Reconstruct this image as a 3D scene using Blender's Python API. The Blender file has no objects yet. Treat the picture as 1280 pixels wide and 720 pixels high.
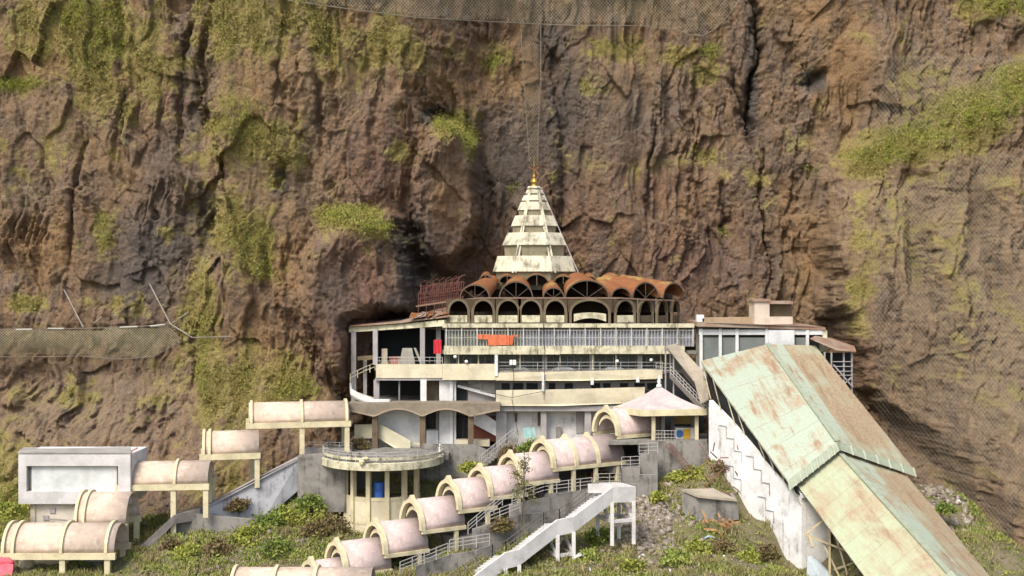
import bpy, math, random
import numpy as np
from mathutils import Vector, Matrix
R = math.radians
rng = random.Random(7)
NP = np.random.RandomState(11)
SC = bpy.context.scene
COL = SC.collection

# ------------------------------------------------------------------ camera, light
F = 1545.0            # focal length in photo pixels (1280 wide)
HZ = 350.0            # photo row of the horizon
cam_d = bpy.data.cameras.new('camera'); cam = bpy.data.objects.new('camera', cam_d); COL.objects.link(cam)
cam.location = (0, 0, 0); cam.rotation_euler = (R(90), 0, 0)
cam_d.sensor_width = 36.0; cam_d.lens = 36.0 * F / 1280.0
cam_d.shift_y = -(360.0 - HZ) / 1280.0
cam_d.clip_start = 0.5; cam_d.clip_end = 3000
SC.camera = cam

SUN_AZ, SUN_EL = R(-150), R(50)      # azimuth measured from +Y towards +X
sdir = Vector((math.sin(SUN_AZ) * math.cos(SUN_EL), math.cos(SUN_AZ) * math.cos(SUN_EL), math.sin(SUN_EL)))
W = bpy.data.worlds.new('World'); SC.world = W; W.use_nodes = True
wn = W.node_tree; bgn = wn.nodes['Background']
sky = wn.nodes.new('ShaderNodeTexSky'); sky.sky_type = 'NISHITA'; sky.sun_disc = False
sky.sun_elevation = SUN_EL; sky.sun_rotation = SUN_AZ
sky.air_density = 1.0; sky.dust_density = 3.5; sky.ozone_density = 1.0
wn.links.new(sky.outputs[0], bgn.inputs[0]); bgn.inputs[1].default_value = 0.15
sl = bpy.data.lights.new('sun', 'SUN'); sl.energy = 2.0; sl.angle = R(24); sl.color = (1.0, 0.955, 0.88)
so = bpy.data.objects.new('sun', sl); COL.objects.link(so)
so.rotation_euler = (-sdir).to_track_quat('-Z', 'Y').to_euler()
SC.view_settings.view_transform = 'Standard'; SC.view_settings.look = 'None'
SC.view_settings.exposure = 0.86; SC.view_settings.gamma = 1.0; SC.view_settings.use_curve_mapping = False

# ------------------------------------------------------------------ helpers
def P(px, py, Y):
    return Vector(((px - 640.0) / F * Y, Y, (HZ - py) / F * Y))
def Zp(py, Y): return (HZ - py) / F * Y
def Xp(px, Y): return (px - 640.0) / F * Y

ORG = {}
def _put(o, parent):
    COL.objects.link(o)
    if parent is not None:
        o.parent = parent
        ORG[o.name] = ORG.get(parent.name, Vector((0, 0, 0)))
def thing(name, label, cat, loc=(0, 0, 0), group=None):
    o = bpy.data.objects.new(name, None); COL.objects.link(o)
    o.location = loc; o.empty_display_size = 0.5
    ORG[o.name] = Vector(loc)
    tag(o, label, cat, group); return o
def tag(o, label=None, cat=None, group=None, kind=None):
    if label: o['label'] = label
    if cat: o['category'] = cat
    if group: o['group'] = group
    if kind: o['kind'] = kind
    return o
def dup(o, parent=None):
    c = o.copy(); COL.objects.link(c)
    if parent is not None: c.parent = parent
    for ch in list(o.children): dup(ch, c)
    return c

class MB:
    def __init__(s): s.v = []; s.f = []
    def add(s, vs, fs):
        n = len(s.v); s.v += [tuple(v) for v in vs]; s.f += [tuple(i + n for i in f) for f in fs]; return s
    def hexa(s, p):      # p: 8 points, bottom ring 0-3, top ring 4-7
        return s.add(p, [(3, 2, 1, 0), (4, 5, 6, 7), (0, 1, 5, 4), (1, 2, 6, 5), (2, 3, 7, 6), (3, 0, 4, 7)])
    def box(s, c, d, rz=0.0):
        c = Vector(c); m = Matrix.Rotation(rz, 3, 'Z'); x, y, z = d[0] / 2, d[1] / 2, d[2] / 2
        return s.hexa([c + m @ Vector(q) for q in ((-x, -y, -z), (x, -y, -z), (x, y, -z), (-x, y, -z), (-x, -y, z), (x, -y, z), (x, y, z), (-x, y, z))])
    def b2(s, x0, x1, y0, y1, z0, z1):
        return s.box(((x0 + x1) / 2, (y0 + y1) / 2, (z0 + z1) / 2), (abs(x1 - x0), abs(y1 - y0), abs(z1 - z0)))
    def px(s, a, b, c, d, Y, dep):   # front face spans photo columns a..b, rows c..d at depth Y
        return s.b2(Xp(a, Y), Xp(b, Y), Y, Y + dep, Zp(d, Y), Zp(c, Y))
    def prism(s, pts, vec):
        n = len(pts); vec = Vector(vec); q = [Vector(p) for p in pts]
        vs = q + [p + vec for p in q]
        fs = [tuple(range(n))[::-1], tuple(range(n, 2 * n))] + [(i, (i + 1) % n, n + (i + 1) % n, n + i) for i in range(n)]
        return s.add(vs, fs)
    def bar(s, p, q, w, h=None, up=(0, 0, 1)):
        p = Vector(p); q = Vector(q); h = h or w; d = (q - p).normalized(); u = Vector(up)
        if abs(d.dot(u)) > 0.98: u = Vector((0, 1, 0))
        a = d.cross(u).normalized() * (w / 2); b = a.cross(d).normalized() * (h / 2)
        return s.hexa([p - a - b, p + a - b, q + a - b, q - a - b, p - a + b, p + a + b, q + a + b, q - a + b])
    def tube(s, pts, r, n=6, cap=True):
        pts = [Vector(p) for p in pts]; rs = r if isinstance(r, (list, tuple)) else [r] * len(pts)
        base = len(s.v); m = len(pts); u0 = None
        for i, p in enumerate(pts):
            d = (pts[min(i + 1, m - 1)] - pts[max(i - 1, 0)]).normalized()
            u = Vector((0, 0, 1)) if abs(d.z) < 0.95 else Vector((1, 0, 0))
            a = d.cross(u).normalized(); b = a.cross(d)
            for k in range(n):
                t = 2 * math.pi * k / n
                s.v.append(tuple(p + (a * math.cos(t) + b * math.sin(t)) * rs[i]))
        for i in range(m - 1):
            for k in range(n):
                s.f.append((base + i * n + k, base + i * n + (k + 1) % n, base + (i + 1) * n + (k + 1) % n, base + (i + 1) * n + k))
        if cap:
            s.f.append(tuple(base + k for k in range(n))[::-1]); s.f.append(tuple(base + (m - 1) * n + k for k in range(n)))
        return s
    def lathe(s, c, prof, n=16, a0=0.0, sq=1.0):
        c = Vector(c); base = len(s.v); m = len(prof)
        for r, z in prof:
            for k in range(n):
                t = a0 + 2 * math.pi * k / n
                s.v.append((c.x + r * math.cos(t), c.y + r * math.sin(t) * sq, c.z + z))
        for i in range(m - 1):
            for k in range(n):
                s.f.append((base + i * n + k, base + i * n + (k + 1) % n, base + (i + 1) * n + (k + 1) % n, base + (i + 1) * n + k))
        s.f.append(tuple(base + k for k in range(n))[::-1]); s.f.append(tuple(base + (m - 1) * n + k for k in range(n)))
        return s
    def strip(s, A, B):             # open sheet between two point rows
        n = len(A); return s.add(list(A) + list(B), [(i, i + 1, n + i + 1, n + i) for i in range(n - 1)])
    def shell(s, A, B, vec):        # thick sheet between two rows, thickness vec (or callable list)
        n = len(A); vec = [Vector(vec)] * n if not isinstance(vec, list) else vec
        A = [Vector(p) for p in A]; B = [Vector(p) for p in B]
        vs = A + B + [a + v for a, v in zip(A, vec)] + [b + v for b, v in zip(B, vec)]
        fs = []
        for i in range(n - 1):
            fs += [(i, i + 1, n + i + 1, n + i), (2 * n + i, 3 * n + i, 3 * n + i + 1, 2 * n + i + 1),
                   (i, 2 * n + i, 2 * n + i + 1, i + 1), (n + i, n + i + 1, 3 * n + i + 1, 3 * n + i)]
        fs += [(0, n, 3 * n, 2 * n), (n - 1, 3 * n - 1, 4 * n - 1, 2 * n - 1)]
        return s.add(vs, fs)
    def build(s, name, m, parent=None, smooth=False):
        o0 = ORG.get(parent.name, Vector((0, 0, 0))) if parent is not None else Vector((0, 0, 0))
        me = bpy.data.meshes.new(name)
        me.from_pydata([(v[0] - o0.x, v[1] - o0.y, v[2] - o0.z) for v in s.v], [], s.f)
        me.validate(); me.update()
        import bmesh
        bm = bmesh.new(); bm.from_mesh(me); bmesh.ops.recalc_face_normals(bm, faces=bm.faces); bm.to_mesh(me); bm.free()
        if smooth: me.polygons.foreach_set('use_smooth', [True] * len(me.polygons))
        me.materials.append(m)
        o = bpy.data.objects.new(name, me); _put(o, parent); return o

def np_mesh(name, V, Q, m, smooth=False, parent=None):
    V = np.asarray(V, float) - np.array(ORG.get(parent.name, Vector((0, 0, 0))) if parent is not None else (0, 0, 0)); V = V.astype(np.float32); Q = np.asarray(Q, np.int32); k = Q.shape[1]
    me = bpy.data.meshes.new(name)
    me.vertices.add(len(V)); me.vertices.foreach_set('co', V.ravel())
    me.loops.add(Q.size); me.loops.foreach_set('vertex_index', Q.ravel())
    me.polygons.add(len(Q)); me.polygons.foreach_set('loop_start', np.arange(len(Q), dtype=np.int32) * k)
    if smooth: me.polygons.foreach_set('use_smooth', np.ones(len(Q), bool))
    me.materials.append(m); me.update(calc_edges=True)
    o = bpy.data.objects.new(name, me); _put(o, parent); return o
def set_mask(o, name, arr):
    a = o.data.color_attributes.new(name, 'FLOAT_COLOR', 'POINT'); a.data.foreach_set('color', np.asarray(arr, np.float32).ravel())

# ------------------------------------------------------------------ material node builder
class NT:
    def __init__(s, name):
        s.m = bpy.data.materials.new(name); s.m.use_nodes = True; s.t = s.m.node_tree
        s.b = s.t.nodes['Principled BSDF']; s.tc = s.t.nodes.new('ShaderNodeTexCoord')
        s.b.inputs['Specular IOR Level'].default_value = 0.25
    def n(s, typ, **k):
        x = s.t.nodes.new(typ)
        for a, b in k.items(): setattr(x, a, b)
        return x
    def l(s, a, b): s.t.links.new(a, b)
    def put(s, sock, v):
        if hasattr(v, 'is_linked') or isinstance(v, bpy.types.NodeSocket): s.l(v, sock)
        else: sock.default_value = v
    def map(s, scale=(1, 1, 1), rot=(0, 0, 0), loc=(0, 0, 0)):
        x = s.n('ShaderNodeMapping'); s.l(s.tc.outputs['Object'], x.inputs[0])
        x.inputs['Scale'].default_value = scale; x.inputs['Rotation'].default_value = rot; x.inputs['Location'].default_value = loc
        return x.outputs[0]
    def noise(s, vec, scale, det=5, rough=0.6, dist=0.0):
        x = s.n('ShaderNodeTexNoise'); s.l(vec, x.inputs['Vector'])
        x.inputs['Scale'].default_value = scale; x.inputs['Detail'].default_value = det
        x.inputs['Roughness'].default_value = rough; x.inputs['Distortion'].default_value = dist
        return x.outputs[0]
    def vor(s, vec, scale, feature='F1'):
        x = s.n('ShaderNodeTexVoronoi', feature=feature); s.l(vec, x.inputs['Vector']); x.inputs['Scale'].default_value = scale
        return x.outputs['Distance']
    def ramp(s, fac, lo, hi):
        x = s.n('ShaderNodeMapRange', interpolation_type='SMOOTHSTEP'); s.put(x.inputs[0], fac)
        x.inputs[1].default_value = lo; x.inputs[2].default_value = hi
        return x.outputs[0]
    def math(s, op, a, b):
        x = s.n('ShaderNodeMath', operation=op); s.put(x.inputs[0], a); s.put(x.inputs[1], b); return x.outputs[0]
    def mix(s, f, a, b, mode='MIX'):
        x = s.n('ShaderNodeMix', data_type='RGBA', blend_type=mode); s.put(x.inputs['Factor'], f)
        for k, v in (('A', a), ('B', b)):
            sk = [i for i in x.inputs if i.name == k and i.type == 'RGBA'][0]
            if isinstance(v, tuple): v = (v[0], v[1], v[2], 1)
            s.put(sk, v)
        return [o for o in x.outputs if o.type == 'RGBA'][0]
    def bump(s, h, dist=0.05, strength=0.6):
        x = s.n('ShaderNodeBump'); s.l(h, x.inputs['Height']); x.inputs['Distance'].default_value = dist; x.inputs['Strength'].default_value = strength
        s.l(x.outputs[0], s.b.inputs['Normal'])
    def done(s, col, rough=0.85, metal=0.0):
        s.put(s.b.inputs['Base Color'], (col[0], col[1], col[2], 1) if isinstance(col, tuple) else col)
        s.put(s.b.inputs['Roughness'], rough); s.b.inputs['Metallic'].default_value = metal
        return s.m

def plaster(name, base, dirt=(0.09, 0.08, 0.06), amt=0.45, patch=0.5, streak=1.0, rough=0.9, grain=0.12, moss=0.0, third=None):
    """weathered paint / concrete: cloudy variation, rain streaks, mould patches"""
    t = NT(name); o = t.map()
    big = t.noise(o, patch, 6, 0.65); st = t.noise(t.map((1.6, 1.6, 0.14)), 1.1, 6, 0.7)
    fine = t.noise(o, 7.0, 4, 0.7)
    b2 = tuple(c * 0.72 for c in base)
    col = t.mix(t.ramp(big, 0.35, 0.68), base, b2)
    if third: col = t.mix(t.ramp(t.noise(t.map(loc=(9, 4, 2)), patch * 1.7, 5, 0.7), 0.5, 0.66), col, third)
    f = t.math('ADD', t.math('MULTIPLY', big, 0.45), t.math('MULTIPLY', st, 0.55 * streak))
    f = t.math('ADD', f, t.math('MULTIPLY', fine, 0.12))
    lo = 0.80 - 0.36 * amt
    col = t.mix(t.ramp(f, lo, lo + 0.17), col, dirt)
    if moss: col = t.mix(t.math('MULTIPLY', t.ramp(t.noise(t.map(loc=(3, 8, 5)), 0.9, 7, 0.75), 0.62 - 0.2 * moss, 0.72), 0.8), col, (0.10, 0.11, 0.03))
    col = t.mix(t.math('MULTIPLY', t.ramp(fine, 0.3, 0.75), grain * 2), col, tuple(c * 0.5 for c in base))
    t.bump(fine, 0.02, 0.5)
    return t.done(col, rough)
def plain(name, col, rough=0.7, metal=0.0, var=0.25, scale=2.0):
    t = NT(name); n = t.noise(t.map(), scale, 5, 0.65)
    return t.done(t.mix(t.ramp(n, 0.3, 0.75), col, tuple(c * (1 - var) for c in col)), rough, metal)

# ------------------------------------------------------------------ numpy noise
def _h(ix, iy, seed):
    h = (ix.astype(np.int64) * 374761393 + iy.astype(np.int64) * 668265263 + seed * 974634541) & 0xffffffff
    h = ((h ^ (h >> 13)) * 1274126177) & 0xffffffff
    h = ((h ^ (h >> 16)) * 2246822519) & 0xffffffff
    return ((h ^ (h >> 15)) & 0xffffff) / float(0xffffff)
def gn(x, y, seed=0):
    ix = np.floor(x); iy = np.floor(y); fx = x - ix; fy = y - iy
    u = fx * fx * fx * (fx * (fx * 6 - 15) + 10); v = fy * fy * fy * (fy * (fy * 6 - 15) + 10)
    def g(dx, dy):
        a = _h(ix + dx, iy + dy, seed) * 2 * np.pi
        return np.cos(a) * (fx - dx) + np.sin(a) * (fy - dy)
    a = g(0, 0); b = g(1, 0); c = g(0, 1); d = g(1, 1)
    return 1.5 * ((a * (1 - u) + b * u) * (1 - v) + (c * (1 - u) + d * u) * v)
def fbm(x, y, oct=5, seed=0, gain=0.5, ridged=False):
    s = 0.0; a = 1.0; t = 0.0
    for i in range(oct):
        n = gn(x, y, seed + i * 17)
        if ridged: n = 1 - 2 * np.abs(n)
        s = s + a * n; t += a; a *= gain; x = x * 2.03 + 3.7; y = y * 2.03 + 1.3
    return s / t
def _h3(ix, iy, iz, seed):
    h = (ix * np.uint32(374761393) + iy * np.uint32(668265263) + iz * np.uint32(2147483647) + np.uint32((seed * 974634541) & 0xffffffff))
    h = (h ^ (h >> np.uint32(13))) * np.uint32(1274126177); h = (h ^ (h >> np.uint32(16))) * np.uint32(2246822519)
    return h ^ (h >> np.uint32(15))
def gn3(x, y, z, seed=0):
    fl = [np.floor(q) for q in (x, y, z)]; fr = [(q - f).astype(np.float32) for q, f in zip((x, y, z), fl)]; ii = [f.astype(np.int64).astype(np.uint32) for f in fl]
    w = [f * f * f * (f * (f * 6 - 15) + 10) for f in fr]; out = 0
    for a in (0, 1):
        for b in (0, 1):
            for c in (0, 1):
                h = _h3(ii[0] + np.uint32(a), ii[1] + np.uint32(b), ii[2] + np.uint32(c), seed)
                gx = (h & np.uint32(1023)).astype(np.float32) / 511.5 - 1; gy = ((h >> np.uint32(10)) & np.uint32(1023)).astype(np.float32) / 511.5 - 1; gz_ = ((h >> np.uint32(20)) & np.uint32(1023)).astype(np.float32) / 511.5 - 1
                out = out + (gx * (fr[0] - a) + gy * (fr[1] - b) + gz_ * (fr[2] - c)) * (w[0] if a else 1 - w[0]) * (w[1] if b else 1 - w[1]) * (w[2] if c else 1 - w[2])
    return out * 1.25
def fbm3(x, y, z, oct=5, seed=0, gain=0.5, ridged=False):
    s = 0.0; a = 1.0; t = 0.0
    for i in range(oct):
        n = gn3(x, y, z, seed + i * 17)
        if ridged: n = 1 - 2 * np.abs(n)
        s = s + a * n; t += a; a *= gain; x = x * 2.03 + 3.7; y = y * 2.03 + 7.1; z = z * 2.03 + 1.3
    return s / t
def worley(x, y, seed=0):
    ix = np.floor(x); iy = np.floor(y); f1 = np.full(x.shape, 9.0); f2 = f1.copy()
    r0 = np.zeros(x.shape); r1 = r0.copy(); r2 = r0.copy(); ox = r0.copy(); oy = r0.copy()
    for dx in (-1, 0, 1):
        for dy in (-1, 0, 1):
            cx = ix + dx; cy = iy + dy
            px = cx + _h(cx, cy, seed); py = cy + _h(cx, cy, seed + 5)
            d = np.hypot(x - px, y - py); m = d < f1
            f2 = np.where(m, f1, np.minimum(f2, d)); f1 = np.where(m, d, f1)
            r0 = np.where(m, _h(cx, cy, seed + 9), r0); r1 = np.where(m, _h(cx, cy, seed + 13), r1); r2 = np.where(m, _h(cx, cy, seed + 21), r2)
            ox = np.where(m, x - px, ox); oy = np.where(m, y - py, oy)
    return f1, f2, r0, r1, r2, ox, oy
def ss(a, b, x):
    t = np.clip((x - a) / (b - a), 0, 1); return t * t * (3 - 2 * t)
def blob(u, v, cu, cv, ru, rv): return np.exp(-(((u - cu) / ru) ** 2 + ((v - cv) / rv) ** 2))
# ------------------------------------------------------------------ materials of the land
def rock_material():
    t = NT('cliff_rock'); o = t.map()
    at = t.n('ShaderNodeAttribute', attribute_name='mask'); sp = t.n('ShaderNodeSeparateColor'); t.l(at.outputs['Color'], sp.inputs[0])
    moss, rust, dark = sp.outputs[0], sp.outputs[1], sp.outputs[2]; tan = at.outputs['Alpha']
    n1 = t.noise(o, 0.16, 8, 0.7, 0.6); n2 = t.noise(t.map((1, 1, 0.45), loc=(7, 1, 3)), 0.5, 8, 0.72, 0.4); n3 = t.noise(o, 2.2, 8, 0.75); n4 = t.noise(o, 6.0, 5, 0.8)
    col = t.mix(t.ramp(n1, 0.36, 0.62), (0.190, 0.120, 0.076), (0.158, 0.117, 0.090))
    col = t.mix(t.ramp(n2, 0.40, 0.62), col, (0.230, 0.142, 0.074))
    col = t.mix(t.math('MULTIPLY', t.ramp(t.math('ADD', t.math('MULTIPLY', n3, 0.6), t.math('MULTIPLY', n4, 0.4)), 0.50, 0.62), 0.62), col, (0.37, 0.295, 0.20))
    col = t.mix(t.math('MULTIPLY', t.ramp(n3, 0.46, 0.34), 0.65), col, (0.062, 0.045, 0.036))
    vs = t.noise(t.map((1, 0.6, 0.09), loc=(1, 2, 3)), 1.0, 6, 0.7, 0.5)
    col = t.mix(t.math('MULTIPLY', t.ramp(vs, 0.52, 0.64), 0.55), col, (0.075, 0.058, 0.048)); col = t.mix(t.math('MULTIPLY', t.ramp(vs, 0.47, 0.36), 0.40), col, (0.285, 0.195, 0.110))
    a2 = t.n('ShaderNodeAttribute', attribute_name='mask2'); s2 = t.n('ShaderNodeSeparateColor'); t.l(a2.outputs['Color'], s2.inputs[0])
    br = t.ramp(t.math('ADD', t.math('MULTIPLY', n2, 0.6), t.math('MULTIPLY', n3, 0.6)), 0.35, 0.78)
    col = t.mix(t.math('MULTIPLY', t.math('MULTIPLY', s2.outputs[0], br), 0.85), col, (0.180, 0.084, 0.066))
    col = t.mix(t.math('MULTIPLY', t.math('MULTIPLY', s2.outputs[1], br), 0.80), col, (0.265, 0.160, 0.058))
    col = t.mix(t.math('MULTIPLY', t.math('MULTIPLY', s2.outputs[2], br), 0.90), col, (0.115, 0.102, 0.094))
    tf = t.math('MULTIPLY', tan, t.ramp(t.math('ADD', n2, t.math('MULTIPLY', n3, 0.5)), 0.5, 0.9))
    col = t.mix(tf, col, (0.27, 0.205, 0.13))
    rf = t.ramp(t.math('ADD', t.math('MULTIPLY', rust, 0.75), t.math('ADD', t.math('MULTIPLY', n2, 0.5), t.math('MULTIPLY', n3, 0.35))), 0.62, 1.0)
    col = t.mix(t.math('MULTIPLY', rf, 0.85), col, t.mix(t.ramp(n4, 0.35, 0.65), (0.215, 0.120, 0.055), (0.30, 0.195, 0.10)))
    df = t.ramp(t.math('ADD', dark, t.math('MULTIPLY', n2, 0.5)), 0.42, 0.85)
    col = t.mix(t.math('MULTIPLY', df, 0.85), col, (0.085, 0.074, 0.067))
    mf = t.ramp(t.math('ADD', t.math('MULTIPLY', moss, 0.9), t.math('ADD', t.math('MULTIPLY', n3, 0.55), t.math('MULTIPLY', n4, 0.25))), 0.54, 0.90)
    mc = t.mix(t.ramp(t.noise(o, 0.7, 6, 0.7), 0.35, 0.65), (0.270, 0.220, 0.065), (0.200, 0.190, 0.045))
    mc = t.mix(t.ramp(n4, 0.3, 0.7), mc, (0.32, 0.265, 0.095))
    col = t.mix(t.math('MULTIPLY', mf, 0.85), col, mc)
    col = t.mix(t.math('MULTIPLY', t.ramp(n4, 0.50, 0.36), 0.62), col, (0.05, 0.037, 0.028))
    t.bump(t.math('ADD', n3, t.math('MULTIPLY', n4, 0.5)), 0.32, 1.0)
    return t.done(col, 0.95)
M_ROCK = rock_material()

# ------------------------------------------------------------------ the cliff
def base_depth(u, v):
    """large forms of the cliff (depth in m) as functions of photo column / row"""
    left = 143.0 - 2.0 * ss(0, 250, u) + 0.0 * v
    left = left - 13.0 * ss(470, 690, v) - 2.0 * ss(330, 470, v) - 6 * ss(660, 760, v)
    left = left + 1.5 * ss(395, 440, v) * ss(250, 200, u) * ss(520, 455, v)
    butt = 138.0 - 2.5 * ss(300, 120, v) * ss(480, 300, u) - 8.0 * ss(430, 620, v) * ss(470, 380, u) - 5 * ss(600, 740, v)
    edge = 268 - 25 * ss(280, 420, v) - 10 * ss(40, 0, v)
    k = ss(edge - 14, edge + 16, u)
    D = left * (1 - k) + butt * k
    back = 147.5 + 0 * u
    D = D + (back - D) * ss(470, 640, u + 0.15 * (v - 200))
    D = D - 7.0 * np.clip(2.2 - 2.2 * (((u - 452) / 82) ** 2 + ((v - 375) / 125) ** 2), 0, 1) * ss(258, 285, v + 0.0 * u)
    D = D - 7.5 * np.clip(2.2 - 2.2 * (((u - 558) / 45) ** 2 + ((v - 245) / 105) ** 2), 0, 1) * ss(140, 162, v)
    D = D + 2.2 * blob(u, v, 548, 143, 18, 8) + 1.2 * blob(u, v, 352, 228, 8, 24) + 1.4 * blob(u, v, 355, 122, 5, 12)
    D = D + 1.0 * blob(u, v, 517, 320, 12, 55) + 2 * blob(u, v, 262, 280, 16, 40)
    # vertical cracks
    c1 = 939 + 6 * np.sin(v / 37.0) ; D = D + 3.5 * np.exp(-((u - c1) / 6.0) ** 2) * ss(205, 165, v)
    c2 = 931 - 14 * ss(190, 90, v); D = D + 2.0 * np.exp(-((u - c2) / 4.0) ** 2) * ss(190, 165, v) * ss(60, 110, v)
    c3 = 944 + (v - 180) * 0.10 + 4 * np.sin(v / 23.0); D = D + 1.4 * np.exp(-((u - c3) / 3.0) ** 2) * ss(170, 190, v)
    c4 = 903 + 3 * np.sin(v / 31.0); D = D + 1.6 * np.exp(-((u - c4) / 5.0) ** 2) * ss(215, 240, v) * ss(310, 280, v)
    D = D + 1.8 * blob(u, v, 1014, 100, 16, 9) + 1.5 * blob(u, v, 1004, 108, 14, 5) + 1.2 * blob(u, v, 1024, 92, 8, 6)
    for (uu, v0, v1, wd, dp) in ((266, -40, 300, 7, 3.0), (234, -40, 210, 6, 1.6), (353, 20, 135, 4, 1.6), (404, 95, 175, 4, 1.5), (700, 40, 330, 5, 1.2), (815, 130, 300, 4, 1.2), (98, 150, 330, 5, 1.6), (150, 40, 170, 4, 1.2), (605, 150, 330, 5, 1.4), (478, 60, 200, 4, 1.0), (865, 80, 260, 4, 1.2), (990, 120, 330, 4, 1.2)):
        D = D + 0.75 * dp * np.exp(-((u - uu - 7 * np.sin(v / 41.0 + uu)) / wd) ** 2) * ss(v0 - 30, v0 + 30, v) * ss(v1 + 30, v1 - 30, v)
    # right end of the recess swings forward
    D = D - 5.0 * ss(920, 1050, u)
    # spur on the right
    spur = 139.5 - 13.0 * ss(1040, 1300, u) - 17.0 * ss(330, 720, v) * ss(1060, 1230, u) - 4.0 * ss(200, 340, v)
    ledge_v = 205 - (u - 1060) * 0.45
    up = ss(ledge_v + 25, ledge_v - 55, v)
    spur = spur + 7.5 * up * ss(1050, 1200, u) + 1.2 * ss(ledge_v - 50, ledge_v - 95, v)
    spur = spur + 2.2 * np.exp(-((u - 1137 - 0.02 * (v - 300)) / 14.0) ** 2) * ss(190, 240, v) * ss(420, 330, v)
    spur = spur + 2.0 * np.exp(-((u - 1215 - 0.15 * (v - 300)) / 12.0) ** 2) * ss(240, 280, v) * ss(420, 360, v)
    se = 1086 - 50 * ss(175, 225, v) + 12 * ss(400, 520, v) + 4 * np.sin(v / 17.0)
    ks = ss(se - 22, se + 18, u)
    D = D * (1 - ks) + spur * ks
    # gully beside the green-roofed hall
    g = 1068 + (v - 490) * 0.86
    D = D + 4.0 * np.exp(-((u - g) / 16.0) ** 2) * ss(480, 510, v) * ss(680, 600, v)
    # room for the temple
    t = ss(424, 446, u) * ss(1075, 1035, u) * ss(380, 412, v)
    D = np.maximum(D, D + (134.8 + 9.7 * ss(452, 490, u) - D) * t)
    return D

CS = 0.125
CX0, CX1, CZ0, CZ1 = -86.0, 86.0, -40.0, 44.0
cx = np.arange(CX0, CX1, CS); cz = np.arange(CZ0, CZ1, CS)
CXg, CZg = np.meshgrid(cx, cz)
def cliff_uv(X, Z, wu, wv):
    D = np.full(X.shape, 140.0)
    for _ in range(4):
        u = 640 + F * X / D; v = HZ - F * Z / D
        D = 0.5 * D + 0.5 * base_depth(u + wu, v + wv)
    return 640 + F * X / D, HZ - F * Z / D
CU, CV = cliff_uv(CXg, CZg, 12 * fbm(CXg / 4.5, CZg / 4.5, 5, 1001, .6), 12 * fbm(CXg / 4.5, CZg / 4.5, 5, 1002, .6))
WU = 14 * fbm(CXg / 4.5, CZg / 4.5, 5, 1001, .6); WV = 16 * fbm(CXg / 4.5, CZg / 4.5, 5, 1002, .6)
def cliff_field():
    X, Z = CXg, CZg
    D = base_depth(CU + WU, CV + WV); Y = D
    wx = X + 1.8 * fbm(X / 7, Z / 7, 3, 101); wz = Z + 1.8 * fbm(X / 7, Z / 7, 3, 202)
    D = D - 1.4 * fbm3(wx / 9, Y / 12, wz / 26, 3, 1)                            # tall buttresses
    D = D - 0.85 * fbm3(wx / 3.4, Y / 4, wz / 20, 4, 31, 0.5, True)              # vertical ribs
    f1, f2, r0, r1, r2, ox, oy = worley(wx / 4.5, wz / 8.5, 3)
    D = D - (1.2 * (r0 - 0.5) + 2.0 * ox * (r1 - 0.5) + 1.3 * oy * (r2 - 0.4))
    wx2 = X + 0.7 * fbm(X / 2, Z / 2, 3, 303); wz2 = Z + 0.7 * fbm(X / 2, Z / 2, 3, 404)
    blocky = 0.25 + 0.75 * ss(-0.2, 0.35, fbm(X / 9, Z / 12, 3, 77))
    f1, f2, r0, r1, r2, ox, oy = worley(wx2 / 1.7, wz2 / 2.6, 8)
    D = D - blocky * (0.62 * (r0 - 0.5) + 1.0 * ox * (r1 - 0.5) + 0.9 * oy * (r2 - 0.35)) + 0.15 * blocky * np.exp(-((f2 - f1) / 0.05) ** 2)
    f1, f2, r0, r1, r2, ox, oy = worley(wx2 / 0.75, wz2 / 1.0, 15)
    D = D - blocky * (0.24 * (r0 - 0.5) + 0.36 * oy * (r2 - 0.3) + 0.3 * ox * (r1 - .5))
    rough = fbm3(X / 1.3, Y / 1.3, Z / 1.7, 5, 55, 0.6)
    amp = 0.45 + 0.85 * ss(-.3, .35, fbm(X / 6, Z / 8, 3, 831))
    D = D - 0.36 * amp * rough - 0.22 * amp * fbm3(X / 0.55, Y / .55, Z / 0.7, 3, 841, 0.6, True)
    D = D + 0.9 * ss(0.48, 0.74, fbm3(wx / 2.6 + 9, Y / 4, wz / 17.0, 4, 851, 0.55, True)) * ss(-.1, .3, fbm(X / 12, Z / 12, 2, 861))   # fissures
    spm = ss(1050, 1110, CU); D = D - spm * (1.5 * fbm3(wx / 1.9, Y / 2.5, wz / 15, 4, 871, 0.55, True) + 0.35 * fbm3(X / .6, Y / .8, Z / 3, 3, 881, .6, True))
    # keep the stage free
    t = ss(426, 446, CU) * ss(1065, 1030, CU) * ss(385, 412, CV)
    D = np.where(t > 0.5, np.maximum(D, 134.2 + 9.0 * ss(455, 490, CU)), D)
    return D, rough
CD, CROUGH = cliff_field()
def blobs(lst):
    s = 0
    for b in lst: s = np.maximum(s, (b[4] if len(b) > 4 else 1.0) * blob(CU, CV, b[0], b[1], b[2], b[3]))
    return s
mz = np.clip(np.gradient(CD, CS, axis=0), -3, 3)        # >0 : face looks up
nA = fbm(CXg / 3.6, CZg / 8, 5, 500); nB = fbm(CXg / 1.6, CZg / 1.6, 4, 510)
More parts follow.
